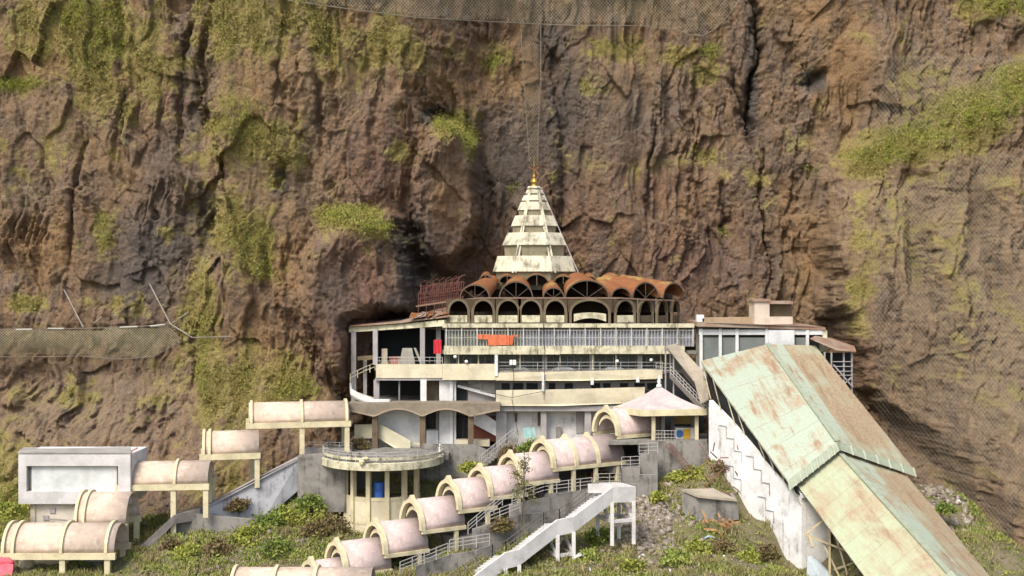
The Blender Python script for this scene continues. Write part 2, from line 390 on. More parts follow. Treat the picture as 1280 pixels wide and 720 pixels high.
moss_s = blobs([(110, 20, 60, 45), (130, 80, 70, 60, .9), (60, 30, 80, 40, .6), (200, 60, 40, 60, .7), (15, 106, 50, 14, 1.0), (150, 130, 60, 40, .55), (70, 190, 60, 50, .45),
                (300, 40, 60, 55, .75), (330, 20, 90, 40, .8), (320, 180, 60, 45, .95), (290, 150, 40, 60, .7), (285, 280, 40, 60, .8), (250, 400, 22, 90, .8), (440, 60, 80, 40, .8), (500, 70, 60, 35, .6),
                (300, 470, 80, 40, .9), (350, 490, 60, 25, .8), (265, 500, 30, 50, .7), (320, 310, 40, 50, .6), (435, 272, 45, 18, 1.0), (470, 290, 30, 12, .8), (565, 158, 25, 18, 1.1), (588, 175, 10, 25, 1.0), (500, 195, 30, 15, .7),
                (770, 60, 30, 18, .8), (845, 70, 25, 14, .9), (880, 90, 30, 14, .6), (610, 70, 40, 20, .5), (745, 110, 25, 16, .7), (760, 210, 60, 25, .4), (870, 200, 40, 14, .5), (910, 215, 20, 20, .6), (1000, 180, 25, 20, .5),
                (1120, 190, 70, 22, 1.1), (1200, 150, 60, 30, 1.1), (1265, 120, 40, 35, 1.1), (1080, 210, 30, 14, .9), (1150, 225, 60, 15, .5), (1230, 15, 60, 20, .8), (1150, 90, 60, 50, .3), (1110, 300, 60, 80, .34), (1075, 370, 25, 80, .4), (1180, 380, 90, 120, .26), (1200, 240, 70, 30, .3), (1150, 90, 60, 60, .3), (30, 380, 30, 12, .8), (120, 380, 80, 14, .35), (130, 290, 15, 30, .6), (230, 290, 30, 10, .5), (60, 490, 60, 20, .4), (20, 600, 60, 50, .7), (300, 600, 60, 50, .5), (960, 230, 25, 40, .3)])
moss = np.clip(moss_s * (0.75 + 0.9 * nA + 0.7 * nB) + 0.16 * np.clip(mz, 0, 2) * (0.3 + moss_s), 0, 1)
moss = np.clip(moss + 0.36 * ss(-0.15, 0.4, nA) * ss(-.25, 0.35, nB), 0, 1)
rust = blobs([(50, 70, 60, 40, .9), (60, 310, 70, 50, .7), (350, 100, 90, 80, .6), (430, 90, 90, 50, .5), (640, 90, 70, 60, .75), (560, 110, 60, 40, .7), (560, 250, 40, 60, .6), (1055, 90, 35, 80, .8), (1062, 190, 30, 40, .7), (1010, 320, 40, 80, .6), (990, 270, 40, 60, .6), (360, 330, 60, 100, .6), (330, 440, 60, 60, .5), (150, 210, 60, 50, .4), (850, 260, 60, 60, .4), (620, 330, 50, 50, .5), (1020, 20, 60, 60, .6), (1250, 250, 40, 80, .4), (1160, 560, 80, 80, .35), (300, 230, 40, 60, .4), (1060, 430, 30, 60, .4)])
dark = blobs([(170, 350, 70, 50, .5), (200, 300, 70, 50, .55), (255, 270, 20, 50, .7), (545, 145, 25, 14, .9), (352, 230, 18, 22, .7), (517, 320, 25, 60, .8), (500, 390, 40, 40, .6), (640, 210, 60, 80, .45), (700, 150, 50, 120, .5), (690, 60, 40, 60, .5), (940, 90, 10, 100, .9), (1014, 102, 22, 16, .9), (975, 40, 40, 60, .3), (800, 150, 60, 60, .3), (420, 370, 50, 70, .45), (530, 330, 30, 60, .5), (900, 330, 60, 60, .35), (970, 330, 14, 60, .4), (215, 180, 40, 70, .35), (245, 150, 16, 100, .4), (90, 540, 90, 30, .25), (1270, 480, 40, 60, .4)])  # dark rock, plus shade painted into caves, cracks and lump flanks
tan = blobs([(330, 60, 60, 60, .6), (320, 230, 60, 120, .6), (380, 250, 40, 60, .5), (60, 120, 60, 80, .4), (560, 240, 30, 60, .5), (370, 110, 60, 60, .7), (430, 130, 60, 40, .5), (1150, 300, 120, 160, .8), (1200, 500, 100, 140, .8), (1130, 110, 60, 60, .8), (30, 240, 40, 25, .7), (1240, 350, 60, 200, .7), (100, 520, 140, 60, .6), (650, 120, 12, 80, .5), (1040, 60, 40, 50, .4), (820, 120, 80, 60, .3)])
maroon = blobs([(450, 390, 60, 90, 1.0), (555, 250, 45, 80, .9), (600, 330, 50, 50, .8), (460, 170, 60, 60, .5), (700, 300, 90, 70, .5), (860, 330, 90, 70, .6), (1065, 440, 25, 50, .9), (480, 230, 40, 60, .6), (820, 240, 60, 60, .4), (620, 60, 60, 40, .4)])
ochre = blobs([(1180, 260, 80, 60, .5), (1240, 480, 50, 120, .3), (330, 90, 60, 90, .8), (320, 270, 50, 80, .7), (300, 430, 60, 60, .7), (70, 60, 90, 60, .7), (50, 310, 70, 50, .6), (430, 60, 90, 50, .7), (640, 80, 50, 50, .6), (1055, 100, 35, 100, .9), (1010, 320, 40, 90, .7), (150, 200, 60, 60, .4), (1060, 330, 30, 80, .6), (770, 70, 60, 40, .4), (1000, 30, 50, 60, .5), (560, 190, 30, 40, .4)])
slate_shade = blobs([(185, 330, 60, 90, 1.0), (210, 230, 40, 60, .8), (120, 230, 50, 30, .5), (240, 120, 22, 120, .7), (640, 190, 60, 80, .8), (720, 110, 50, 80, .7), (525, 340, 28, 70, 1.0), (500, 300, 30, 20, .7), (800, 170, 70, 50, .6), (130, 500, 110, 40, .5), (690, 50, 30, 40, .6), (960, 200, 40, 120, .4), (40, 240, 40, 30, .4)])  # grey rock zones, with shade painted on the big lump's right flank
def build_cliff():
    gr = np.abs(np.gradient(base_depth(CU, CV), CS, axis=1)); dx_ = ss(0.8, 2.5, gr) * (0.9 * fbm3(CXg / 1.8, CD / 1.8, CZg / 4.5, 4, 991, .6)); V = np.stack([CXg + dx_, CD, CZg], -1).reshape(-1, 3); ny, nx = CXg.shape
    i = np.arange(ny * nx).reshape(ny, nx)
    Q = np.stack([i[:-1, :-1], i[:-1, 1:], i[1:, 1:], i[1:, :-1]], -1).reshape(-1, 4)
    keep = (CV < 800) & (CU > -190) & (CU < 1470) & (CV > -120)
    kq = keep[:-1, :-1].ravel()
    Q = Q[kq]; used = np.zeros(ny * nx, bool); used[Q.ravel()] = True
    re = np.cumsum(used) - 1
    o = np_mesh('cliff', V[used], re[Q], M_ROCK)
    set_mask(o, 'mask2', np.stack([maroon, ochre, slate_shade, ochre * 0 + 1], -1).reshape(-1, 4)[used]); set_mask(o, 'mask', np.stack([moss, rust, dark, tan], -1).reshape(-1, 4)[used])
    tag(o, kind='structure'); return o
cliff = build_cliff()
def cliff_y(x, z):
    fx = np.clip((np.asarray(x, float) - CX0) / CS, 0, CD.shape[1] - 2); fz = np.clip((np.asarray(z, float) - CZ0) / CS, 0, CD.shape[0] - 2)
    a = fx.astype(int); b = fz.astype(int); s = fx - a; t = fz - b
    return (CD[b, a] * (1 - s) + CD[b, a + 1] * s) * (1 - t) + (CD[b + 1, a] * (1 - s) + CD[b + 1, a + 1] * s) * t
def on_cliff(px, py, off=0.3):
    """point of the rock face seen at a photo position, off metres in front of it"""
    Y = 138.0
    for _ in range(12): Y = 0.5 * Y + 0.5 * (float(cliff_y(Xp(px, Y), Zp(py, Y))) - off)
    return P(px, py, Y)

# ------------------------------------------------------------------ the ground in front
GC = [(10, 705, 110), (165, 692, 113), (220, 670, 116), (320, 632, 123.5), (380, 612, 125), (290, 660, 119), (60, 668, 117), (260, 690, 112), (340, 662, 117), (395, 655, 119), (300, 722, 106), (100, 722, 107),
      (430, 674, 121), (530, 676, 121), (480, 722, 107), (500, 596, 127), (600, 592, 128), (640, 590, 128), (720, 580, 128), (560, 660, 117), (577, 697, 111), (540, 722, 108), (700, 625, 120), (640, 650, 116), (760, 600, 123),
      (800, 605, 122), (860, 603, 119), (900, 612, 117), (860, 642, 115), (820, 690, 108), (900, 700, 107), (960, 712, 105), (740, 704, 104), (800, 722, 103), (660, 722, 101), (620, 705, 106), (690, 680, 108),
      (1150, 612, 115), (1200, 668, 108), (1245, 730, 101), (1060, 740, 104), (1100, 650, 109), (985, 718, 109.5), (940, 652, 114), (893, 570, 119.3), (1035, 735, 107)]
gp = [tuple(P(*c)) for c in GC] + [(-60, 126, -30), (-45, 124, -27), (-32, 128, -24), (-22, 134, -22), (10, 140, -18), (40, 138, -20), (52, 112, -30), (45, 96, -30), (-50, 100, -28), (0, 92, -31), (25, 95, -28), (-25, 96, -29), (-60, 70, -42), (0, 70, -42), (60, 70, -42), (75, 120, -34), (-75, 120, -30)]
gp = np.array(gp)
def ground_z(x, y):
    x = np.asarray(x, float); y = np.asarray(y, float); num = 0; den = 0
    for a, b, c in gp:
        w = 1.0 / ((x - a) ** 2 + (y - b) ** 2 + 2.0) ** 1.7; num = num + w * c; den = den + w
    return num / den
GXs = np.arange(-80, 80, 0.3); GYs = np.arange(58, 150, 0.3)
GX, GY = np.meshgrid(GXs, GYs)
GZ = ground_z(GX, GY) + 0.35 * fbm(GX / 3, GY / 3, 5, 700, 0.6) + 0.12 * fbm(GX / 0.8, GY / 0.8, 3, 710)
def gz(x, y):
    i = int(np.clip((x + 80) / 0.3, 0, GZ.shape[1] - 1)); j = int(np.clip((y - 58) / 0.3, 0, GZ.shape[0] - 1)); return float(GZ[j, i])
def on_ground(px, py):
    """where the sight line through a photo position meets the ground"""
    Y = 95.0
    while Y < 140:
        p = P(px, py, Y)
        if p.z <= gz(p.x, p.y): return p
        Y += 0.15
    return P(px, py, 140)
def ground_material():
    t = NT('slope_earth'); o = t.map()
    n1 = t.noise(o, 0.25, 7, 0.7); n2 = t.noise(o, 1.3, 7, 0.75); n3 = t.noise(o, 6, 5, 0.8)
    col = t.mix(t.ramp(n1, 0.35, 0.65), (0.21, 0.17, 0.115), (0.15, 0.14, 0.06))
    col = t.mix(t.ramp(n2, 0.48, 0.66), col, (0.14, 0.14, 0.045)); col = t.mix(t.math('MULTIPLY', t.ramp(n3, 0.55, 0.75), 0.7), col, (0.30, 0.26, 0.20))
    col = t.mix(t.math('MULTIPLY', t.ramp(n3, 0.45, 0.25), 0.7), col, (0.05, 0.04, 0.028))
    t.bump(t.math('ADD', n2, n3), 0.25, 0.8); return t.done(col, 0.95)
def build_ground():
    ny, nx = GX.shape; i = np.arange(ny * nx).reshape(ny, nx)
    Q = np.stack([i[:-1, :-1], i[:-1, 1:], i[1:, 1:], i[1:, :-1]], -1).reshape(-1, 4)
    o = np_mesh('ground', np.stack([GX, GY, GZ], -1).reshape(-1, 3), Q, ground_material()); tag(o, kind='structure')
    b = MB(); b.add([(-900, -900, -60), (900, -900, -60), (900, 200, -60), (-900, 200, -60)], [(0, 1, 2, 3)])
    tag(b.build('valley_floor', plain('valley_green', (0.09, 0.09, 0.04), 0.95)), kind='structure')
build_ground()
# ------------------------------------------------------------------ building materials
M_CREAM = plaster('cream_paint', (0.62, 0.56, 0.40), (0.17, 0.14, 0.08), 0.46, 0.5, 1.0, third=(0.56, 0.49, 0.32))
M_CREAM_OLD = plaster('cream_paint_mouldy', (0.58, 0.54, 0.38), (0.10, 0.085, 0.045), 0.62, 0.8, 1.1, moss=0.6)
M_WHITE = plaster('white_paint', (0.66, 0.66, 0.64), (0.20, 0.19, 0.17), 0.36, 0.5, 1.0)
M_WHITE_OLD = plaster('white_paint_streaked', (0.72, 0.70, 0.66), (0.17, 0.15, 0.12), 0.50, 0.6, 1.1)
M_GREY = plaster('grey_concrete', (0.25, 0.235, 0.21), (0.07, 0.065, 0.055), 0.62, 0.7, 1.1, moss=0.35)
M_GREYW = plaster('grey_whitewash', (0.42, 0.42, 0.43), (0.10, 0.095, 0.09), 0.62, 0.5, 1.1)
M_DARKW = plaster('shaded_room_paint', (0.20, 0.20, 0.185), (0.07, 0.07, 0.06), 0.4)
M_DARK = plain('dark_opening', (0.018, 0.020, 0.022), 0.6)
M_TEAL = plain('dark_teal_room_shade', (0.03, 0.042, 0.048), 0.7)  # dark of the upper left room put into its wall colour
M_PILLAR = plaster('grey_pillar', (0.36, 0.335, 0.32), (0.12, 0.11, 0.10), 0.4)
M_BROWNC = plaster('brown_stained_concrete', (0.155, 0.115, 0.075), (0.05, 0.038, 0.026), 0.55, 0.7, 1.0, moss=0.3)
M_BROWNL = plaster('brown_concrete_edge', (0.36, 0.29, 0.20), (0.12, 0.09, 0.06), 0.5)
M_GREENW = plaster('grey_green_wall', (0.225, 0.235, 0.185), (0.10, 0.10, 0.07), 0.45)
M_METAL = plain('painted_rail', (0.42, 0.41, 0.38), 0.5, 0.2)
M_GLASS = plain('dusty_glass', (0.10, 0.12, 0.115), 0.25, 0.0, 0.4)
M_PANE = plain('blue_grey_panel', (0.27, 0.28, 0.31), 0.5, 0.0, 0.35, 0.7)
M_REDST = plain('red_oxide_steel', (0.14, 0.055, 0.042), 0.8, 0.0, 0.5)
M_BRICKR = plain('red_brown_panel', (0.20, 0.065, 0.04), 0.8, 0.0, 0.4)
def rust_sheet(name, paint, cover, along=(1, 1, 1), rust=(0.30, 0.12, 0.045), pale=(0.42, 0.27, 0.14), sharp=0.12):
    """painted sheet metal with patches of rust"""
    t = NT(name); o = t.map(); a = t.map(along, loc=(2, 5, 1))
    big = t.noise(o, 0.22, 5, 0.6, 0.4); med = t.noise(a, 0.9, 7, 0.72); fine = t.noise(o, 5, 5, 0.8)
    col = t.mix(t.ramp(fine, 0.3, 0.7), paint, tuple(c * 0.86 for c in paint))
    f = t.math('ADD', t.math('MULTIPLY', big, 0.6), t.math('ADD', t.math('MULTIPLY', med, 0.35), t.math('MULTIPLY', fine, 0.12)))
    lo = 0.66 - 0.28 * cover
    rc = t.mix(t.ramp(fine, 0.35, 0.65), rust, pale)
    col = t.mix(t.ramp(f, lo, lo + sharp), col, rc)
    col = t.mix(t.math('MULTIPLY', t.ramp(med, 0.62, 0.8), 0.7), col, tuple(c * 0.45 for c in rust))
    t.bump(t.math('ADD', med, fine), 0.03, 0.4); return t.done(col, 0.75)
M_RUST = rust_sheet('orange_rusty_sheet', (0.30, 0.22, 0.07), 0.95, (0.6, 0.6, 0.6), (0.155, 0.056, 0.022), (0.25, 0.105, 0.042))
M_RUSTD = rust_sheet('brown_rusty_sheet', (0.33, 0.26, 0.20), 0.7, (1, 1, 1), (0.17, 0.085, 0.05), (0.30, 0.19, 0.13))
M_ARCH = plaster('weathered_arch', (0.16, 0.125, 0.078), (0.045, 0.034, 0.02), 0.6, 0.8, 0.9, moss=0.4)
M_SPAND = plaster('dark_spandrel', (0.085, 0.06, 0.036), (0.03, 0.022, 0.014), 0.5, 0.8, 0.9, moss=0.3)
M_PORCH = plaster('porch_lichen', (0.235, 0.195, 0.145), (0.07, 0.052, 0.035), 0.6, 1.2, 0.8, moss=0.3)
M_ARCHIN = plain('dark_arch_inside', (0.035, 0.025, 0.018), 0.9)  # near-black brown for arch insides, end panels and roof drum
M_STUPA = plaster('spire_whitewash', (0.62, 0.58, 0.43), (0.16, 0.14, 0.10), 0.60, 0.6, 1.2, third=(0.44, 0.41, 0.31))
M_GOLD = plain('brass', (0.45, 0.30, 0.07), 0.4, 0.6)
M_ORANGE = plain('orange_cloth', (0.58, 0.155, 0.07), 0.8, 0, 0.25)
M_REDCLOTH = plain('red_cloth', (0.52, 0.035, 0.045), 0.8)
M_BARS = plaster('grey_white_bars', (0.46, 0.45, 0.42), (0.2, 0.17, 0.12), 0.5)
M_LAMP = plain('white_globe', (0.8, 0.78, 0.72), 0.4)

def railing(mb, pts, h=1.0, step=1.5, rails=(1.0, 0.55), r=0.035, bal=0.0):
    pts = [Vector(p) for p in pts]
    for a, b in zip(pts, pts[1:]):
        n = max(1, round((b - a).length / step))
        for i in range(n + 1):
            p = a.lerp(b, i / n); mb.bar(p, p + Vector((0, 0, h)), r * 2)
        for f in rails:
            mb.bar(a + Vector((0, 0, h * f)), b + Vector((0, 0, h * f)), r * 1.6)
        if bal:
            m = int((b - a).length / bal)
            for i in range(m):
                p = a.lerp(b, (i + .5) / m); mb.bar(p, p + Vector((0, 0, h)), r * 0.8)
    return mb
def arc(c, ax, r, rise=None, n=14, a0=0.0, a1=180.0, up=(0, 0, 1)):
    """points of an arch: centre c, horizontal unit axis ax"""
    rise = r if rise is None else rise; c = Vector(c); ax = Vector(ax); up = Vector(up)
    return [c - ax * (r * math.cos(R(a0 + (a1 - a0) * i / n))) + up * (rise * math.sin(R(a0 + (a1 - a0) * i / n))) for i in range(n + 1)]
def ring(mb, c, ax, r, th, vec, rise=None, n=14):
    rise = r if rise is None else rise
    A = arc(c, ax, r, rise, n); B = arc(c, ax, r + th, rise + th, n); return mb.shell(A, B, vec)

# ------------------------------------------------------------------ the temple
temple = thing('temple_building', 'three storey cream temple building with rusty arched roof and tiered white spire under the cliff', 'temple', P(660, 580, 132))
T = temple
# --- floor slabs and roof slab
def poly_slab(pts, zt, th, name, m, par=T):
    mb = MB(); mb.prism([(x, y, zt - th) for x, y in pts], (0, 0, th)); return mb.build(name, m, par)
yF = 129.5
plan = [(Xp(470, yF), yF + .6), (Xp(620, yF), yF + .3), (Xp(828, yF), yF + .3), (Xp(860, 131), 131.5), (Xp(868, 141), 142), (Xp(470, 142), 142)]
plan_r = [(Xp(553, yF), yF + .2), (Xp(872, yF), yF + .4), (Xp(872, 142), 142), (Xp(553, 142), 142)]
poly_slab(plan, Zp(463, 130), 0.35, 'floor_slab', M_GREY)
poly_slab(plan_r, Zp(438, 130), 0.35, 'floor_slab', M_GREY)
poly_slab([(x, y + .3) for x, y in plan], Zp(503, 130), 0.35, 'floor_slab', M_GREY)
poly_slab(plan_r, Zp(406, 130), 0.5, 'roof_slab', M_ARCH)
# --- roof edge: straight over the arches, sweeping down to the left wing
mb = MB(); mb.px(553, 868, 404.5, 409.5, yF - .1, 0.35); mb.build('roof_eave', M_CREAM_OLD, T)
mb = MB(); mb.prism([P(436, 409, 132.5), P(436, 415.5, 132.5), P(500, 411.5, 131), P(555, 407.5, 129.6), P(555, 400, 129.6), P(500, 405, 131)], (0.3, 0.5, 0)); mb.build('roof_eave', M_CREAM_OLD, T)
mb = MB(); mb.shell([P(437, 408.5, 132), P(500, 404, 130.6), P(562, 396, 129.4)], [P(452, 404, 140), P(505, 398, 140), P(560, 385, 140)], (0, 0, 0.15)); mb.build('roof_sheet', M_RUSTD, T)
for k in range(7):                     # broken sheets lying at the roof edge
    a = 512 + k * 7 + rng.uniform(-2, 2); mb = MB()
    y0 = 398 - (a - 512) * 0.09
    mb.shell([P(a, y0 + rng.uniform(-1, 2), 129.6), P(a + 9, y0 - 1.5 + rng.uniform(-2, 1), 129.8)], [P(a + 3, y0 - 5 + rng.uniform(-2, 1), 132), P(a + 13, y0 - 6, 132)], (0, 0, 0.06))
    mb.build('loose_sheet', M_RUST if k % 3 == 0 else M_RUSTD, T)
# --- rows of arches on the roof
row_lo = [(573, 13.5, 129.9, 0), (604, 14, 129.9, 0), (635, 14.5, 129.9, 0), (663.5, 14, 129.9, 0), (694, 14, 129.9, 0), (737.5, 25, 129.9, 0), (782, 14, 130.3, 22), (808.5, 13.5, 131.4, 42), (829, 13, 132.9, 54), (845.5, 12, 134.6, 60)]
mb_rail = MB()
for px, rp, Y, ang in row_lo:
    s = Y / F; r = rp * s; a = R(ang); ax = Vector((math.cos(a), math.sin(a), 0)); nb = Vector((-math.sin(a), math.cos(a), 0))
    c = Vector((Xp(px, Y), Y, Zp(403.5 if False else 390.5, Y))); zb = Zp(404.5, Y)
    rise = 16.5 * s
    mb = MB(); ring(mb, c, ax, r - 0.18, 0.26, nb * 0.35, rise - .18)
    for sg in (-1, 1): mb.bar(c + ax * sg * (r - .05) + nb * .17, Vector((c.x, c.y, zb)) + ax * sg * (r - .05) + nb * .17, 0.26, 0.34)
    o = mb.build('arch', M_ARCH, T)
    if ang < 30:
        mb = MB(); zt_ = Zp(373.6, Y); A = arc(c + nb * .08, ax, r, rise); B = [c + nb * .08 + ax * max(-r * 1.13, min(r * 1.13, (p - c).dot(ax) * 1.6)) for p in A]; B = [Vector((b.x, b.y, zt_)) if 1 < i < 13 else Vector((b.x, b.y, c.z + .3 * i * (1 if i < 2 else 0) + (.3 * (14 - i) if i > 12 else 0))) for i, b in enumerate(B)]
        mb.shell(A, B, nb * .2); mb.build('spandrel', M_SPAND, o)
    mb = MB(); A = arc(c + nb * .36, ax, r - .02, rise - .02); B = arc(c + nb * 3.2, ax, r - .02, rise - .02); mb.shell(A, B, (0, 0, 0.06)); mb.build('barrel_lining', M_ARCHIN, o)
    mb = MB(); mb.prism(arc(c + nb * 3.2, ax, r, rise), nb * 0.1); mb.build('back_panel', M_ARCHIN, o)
    mb = MB(); w = r - 0.22
    if rp < 20:
        q = Vector((c.x, c.y, zb + 0.12)) + nb * 0.03
        mb.prism([q - ax * w, q + ax * w, q + ax * w + Vector((0, 0, .75)), q - ax * w + Vector((0, 0, .75))], nb * 0.15)
    else:
        q = Vector((c.x, c.y, zb + 0.02)) + nb * 0.02
        A = [q + ax * (w * t) + Vector((0, 0, 0.10 + 0.45 * (1 - t * t))) for t in np.linspace(-.9, .9, 9)]; B = [q + ax * (w * t) + Vector((0, 0, 0.95 + 0.2 * (1 - t * t))) for t in np.linspace(-.9, .9, 9)]
        mb.shell(A, B, nb * 0.15)
    mb.build('arch_panel', M_CREAM_OLD if ang < 30 else M_ARCH, o)
pts = [P(520, 383, 130.6), P(566, 376, 130.2), P(600, 372.5, 130), P(775, 372.5, 130), P(806, 374.5, 131.2), P(842, 375.5, 133.2), P(855, 376, 135.5)]
mb = MB()
for a, b in zip(pts, pts[1:]): mb.bar(a, b, 0.14, 0.16)
mb.build('ring_beam', plain('rusty_beam', (0.20, 0.13, 0.09), 0.8), T)
mb = MB()
for px in (622, 651, 679, 709, 763, 797, 820): mb.bar(P(px, 372.5, 130.05), P(px, 404, 130.05), 0.13)
mb.build('roof_post', M_ARCH, T)
row_up = [(593.5, 17.5, 15.5, 130.2, -8, 1), (645, 19.5, 19, 130.2, 0, 1), (692, 12.5, 12, 130.2, 0, 1), (734, 25.5, 20.5, 130.2, 0, 1), (776.5, 12, 12, 130.4, 8, 0), (807, 18, 18, 131.4, 28, 1), (842, 20, 17, 133.4, 46, 0)]
SPC = Vector((Xp(667, 139), 139.0, Zp(352, 139)))
for px, rp, hp, Y, ang, tr in row_up:
    s = Y / F; r = rp * s * 1.1; rise = hp * s * 1.1; a = R(ang); ax = Vector((math.cos(a), math.sin(a), 0)); nb = Vector((-math.sin(a), math.cos(a), 0))
    c = Vector((Xp(px, Y), Y + .02 * (px % 7), Zp(372.5, Y))); L = 6.0
    mb = MB(); A = arc(c, ax, r, rise, 18); k = 0.62
    ce = c + nb * L * .85 + (SPC - c).normalized() * L * 0.25; ce.z = c.z + 1.5
    B = arc(ce, ax, r * k, rise * k, 18)
    M_ = [x.lerp(y, .5) for x, y in zip(A, B)]
    mb.shell(A, M_, (0, 0, 0.05)).shell(M_, B, (0, 0, 0.05)); o = mb.build('barrel_vault', M_RUST, T)
    mb = MB(); ring(mb, c - nb * 0.06, ax, r - .12, 0.13, nb * 0.16, rise - .12, 18)
    if tr:
        for t in (40, 90, 140):
            e = c - ax * (r * math.cos(R(t)) * .97) + Vector((0, 0, rise * math.sin(R(t)) * .97)); mb.bar(c, e, 0.055)
    mb.build('truss', plain('truss_steel', (0.10, 0.075, 0.055), 0.8), o)
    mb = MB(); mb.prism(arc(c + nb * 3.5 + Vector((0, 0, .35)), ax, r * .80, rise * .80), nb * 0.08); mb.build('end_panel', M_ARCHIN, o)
for px, rp, hp, Y, zb in [(607, 8.5, 9, 134.5, 352), (634, 11, 10, 134, 354), (671, 16, 14.5, 133, 357), (704, 13, 10.5, 134, 355), (738, 8, 7, 135.5, 352), (766, 10, 6, 136.5, 351)]:
    s = Y / F; r = rp * s; rise = hp * s; ax = Vector((1, 0, 0)); c = P(px, zb, Y)
    mb = MB(); mb.shell(arc(c, ax, r, rise), arc(c + Vector((0, 3.5, .5)), ax, r * .75, rise * .75), (0, 0, 0.05)); o = mb.build('barrel_vault', M_RUST, T)
    mb = MB(); ring(mb, c, ax, r - .1, 0.12, (0, .12, 0), rise - .1); mb.bar(c, c + Vector((0, 0, rise)), 0.07); mb.build('truss', M_ARCH, o)
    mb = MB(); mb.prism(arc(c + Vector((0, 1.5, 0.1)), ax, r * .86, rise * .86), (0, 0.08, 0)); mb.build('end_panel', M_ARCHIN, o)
# drum that carries the vaults and closes the view between them
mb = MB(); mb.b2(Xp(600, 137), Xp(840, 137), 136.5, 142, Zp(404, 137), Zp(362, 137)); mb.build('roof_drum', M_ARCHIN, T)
# ruined red frame at the left end of the roof
mb = MB()
for k in range(7):
    x = 523 + k * 8; c = P(x, 380 - k * 1.2, 131 + 0.2 * k)
    h = 1.7 + 0.12 * k
    mb.tube([c, c + Vector((0, 0, h * .6)), c + Vector((.25, .3, h * .9)), c + Vector((.9, .8, h * 1.05))], 0.05, 5)
    mb.tube([c + Vector((0, 3.5, 0.3)), c + Vector((0, 3.5, 2.2)), c + Vector((.5, 3.8, 2.5))], 0.05, 5)
for f in (0.0, .45, .9): mb.bar(P(522, 381 - f * 16, 131), P(574, 374 - f * 17, 132), 0.08)
for f in (0.0, .5, 1.0): mb.bar(P(524, 378 - f * 20, 134.5), P(580, 372 - f * 20, 134.5), 0.08)
for k in range(5): mb.bar(P(523 + 10 * k, 398 - k * 1.2, 131), P(523 + 10 * k, 380 - k, 131), 0.09)
mb.build('broken_roof_frame', M_REDST, T)
mb = MB()
for i in range(20):
    t = i / 19; mb.bar(P(525 + 53 * t, 383 - 9 * t, 134.8), P(527 + 53 * t, 358 - 8 * t + rng.uniform(-2, 3), 134.9), .13, .05)
mb.bar(P(525, 372, 134.7), P(578, 364, 134.7), .1); mb.build('slat_screen', M_REDST, T)
# --- the spire
SY = 139.0; sp = MB(); sc_ = SY / F
spc = lambda py: (Xp(667.5, SY), SY, Zp(py, SY))
def octa(name, rows, m, par, a0=22.5):
    mb = MB(); z0 = Zp(rows[0][0], SY)
    mb.lathe((Xp(667.5, SY), SY, z0), [(w * sc_ / math.cos(R(22.5)), Zp(py, SY) - z0) for py, w in rows], 8, R(a0)); return mb.build(name, m, par)
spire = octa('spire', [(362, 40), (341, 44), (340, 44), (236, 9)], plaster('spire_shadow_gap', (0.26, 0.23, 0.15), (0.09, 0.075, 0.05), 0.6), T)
spire.data.clear_geometry()
tiers = [(340, 320.5, 51, 45.5), (307.5, 291.5, 39.5, 33), (283.5, 270, 28.5, 23.5), (263.5, 253, 20.5, 16.5), (251.5, 244.5, 15.3, 12.5), (242.5, 237.5, 10.8, 9), (236, 232.8, 8.2, 7)]
mb = MB(); zz = Zp(362, SY); rows = [(362, 45)]
for (b, t, wb, wt), nx in zip(tiers, tiers[1:] + [(229, 226, 3, 3)]):
    if not rows[-1][0] == b: rows.append((b, wb * .93))
    rows += [(t, wt * .80), (nx[0], nx[2] * .94)] if nx[2] > 4 else [(t, wt * .6)]
rr = []
for r_ in rows:
    if not rr or r_[0] < rr[-1][0]: rr.append(r_)
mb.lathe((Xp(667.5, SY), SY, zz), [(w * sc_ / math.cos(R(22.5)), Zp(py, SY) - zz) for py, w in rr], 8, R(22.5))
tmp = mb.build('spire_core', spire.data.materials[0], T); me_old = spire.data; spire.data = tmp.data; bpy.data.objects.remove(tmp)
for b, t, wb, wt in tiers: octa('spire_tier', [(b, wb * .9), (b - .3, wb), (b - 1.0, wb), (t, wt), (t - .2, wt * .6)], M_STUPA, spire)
for sg in (-1, 1):
    for d in (-2, 2.2):
        mb = MB()
        mb.bar(P(667.5 + sg * 24.5 + d, 341, SY - 4.3), P(667.5 + sg * 5.5 + d * .3, 240, SY - 1.0), 0.16, 0.16); mb.build('spire_rib', M_STUPA, spire)
mb = MB(); mb.tube([P(676, 234, SY - .3), P(724, 343, SY - 2)], 0.05, 5); mb.build('stay_cable', M_METAL, spire)
z0 = Zp(233, SY); mb = MB(); mb.lathe((Xp(667.5, SY), SY, z0), [(.35, 0), (.30, .15), (.22, .25), (.42, .5), (.30, .75), (.12, .95), (.16, 1.1), (.06, 1.4), (.035, 3.2), (.03, 3.4)], 10); mb.build('finial', M_GOLD, spire)
mb = MB(); q = spc(213)
for k in range(4): mb.tube([Vector(q) + Vector((0, 0, .1)), Vector(q) + Vector((.6 * math.cos(k * 1.6), .3 * math.sin(k * 1.6), .35 + .2 * (k % 2)))], 0.05, 5)
mb.tube([Vector(q) + Vector((.05, 0, .2)), Vector(q) + Vector((.5, -.1, -.5)), Vector(q) + Vector((.3, -.1, -1.0))], 0.06, 5)
mb.build('flag', plain('faded_orange_flag', (.32, .13, .07), .8), spire)
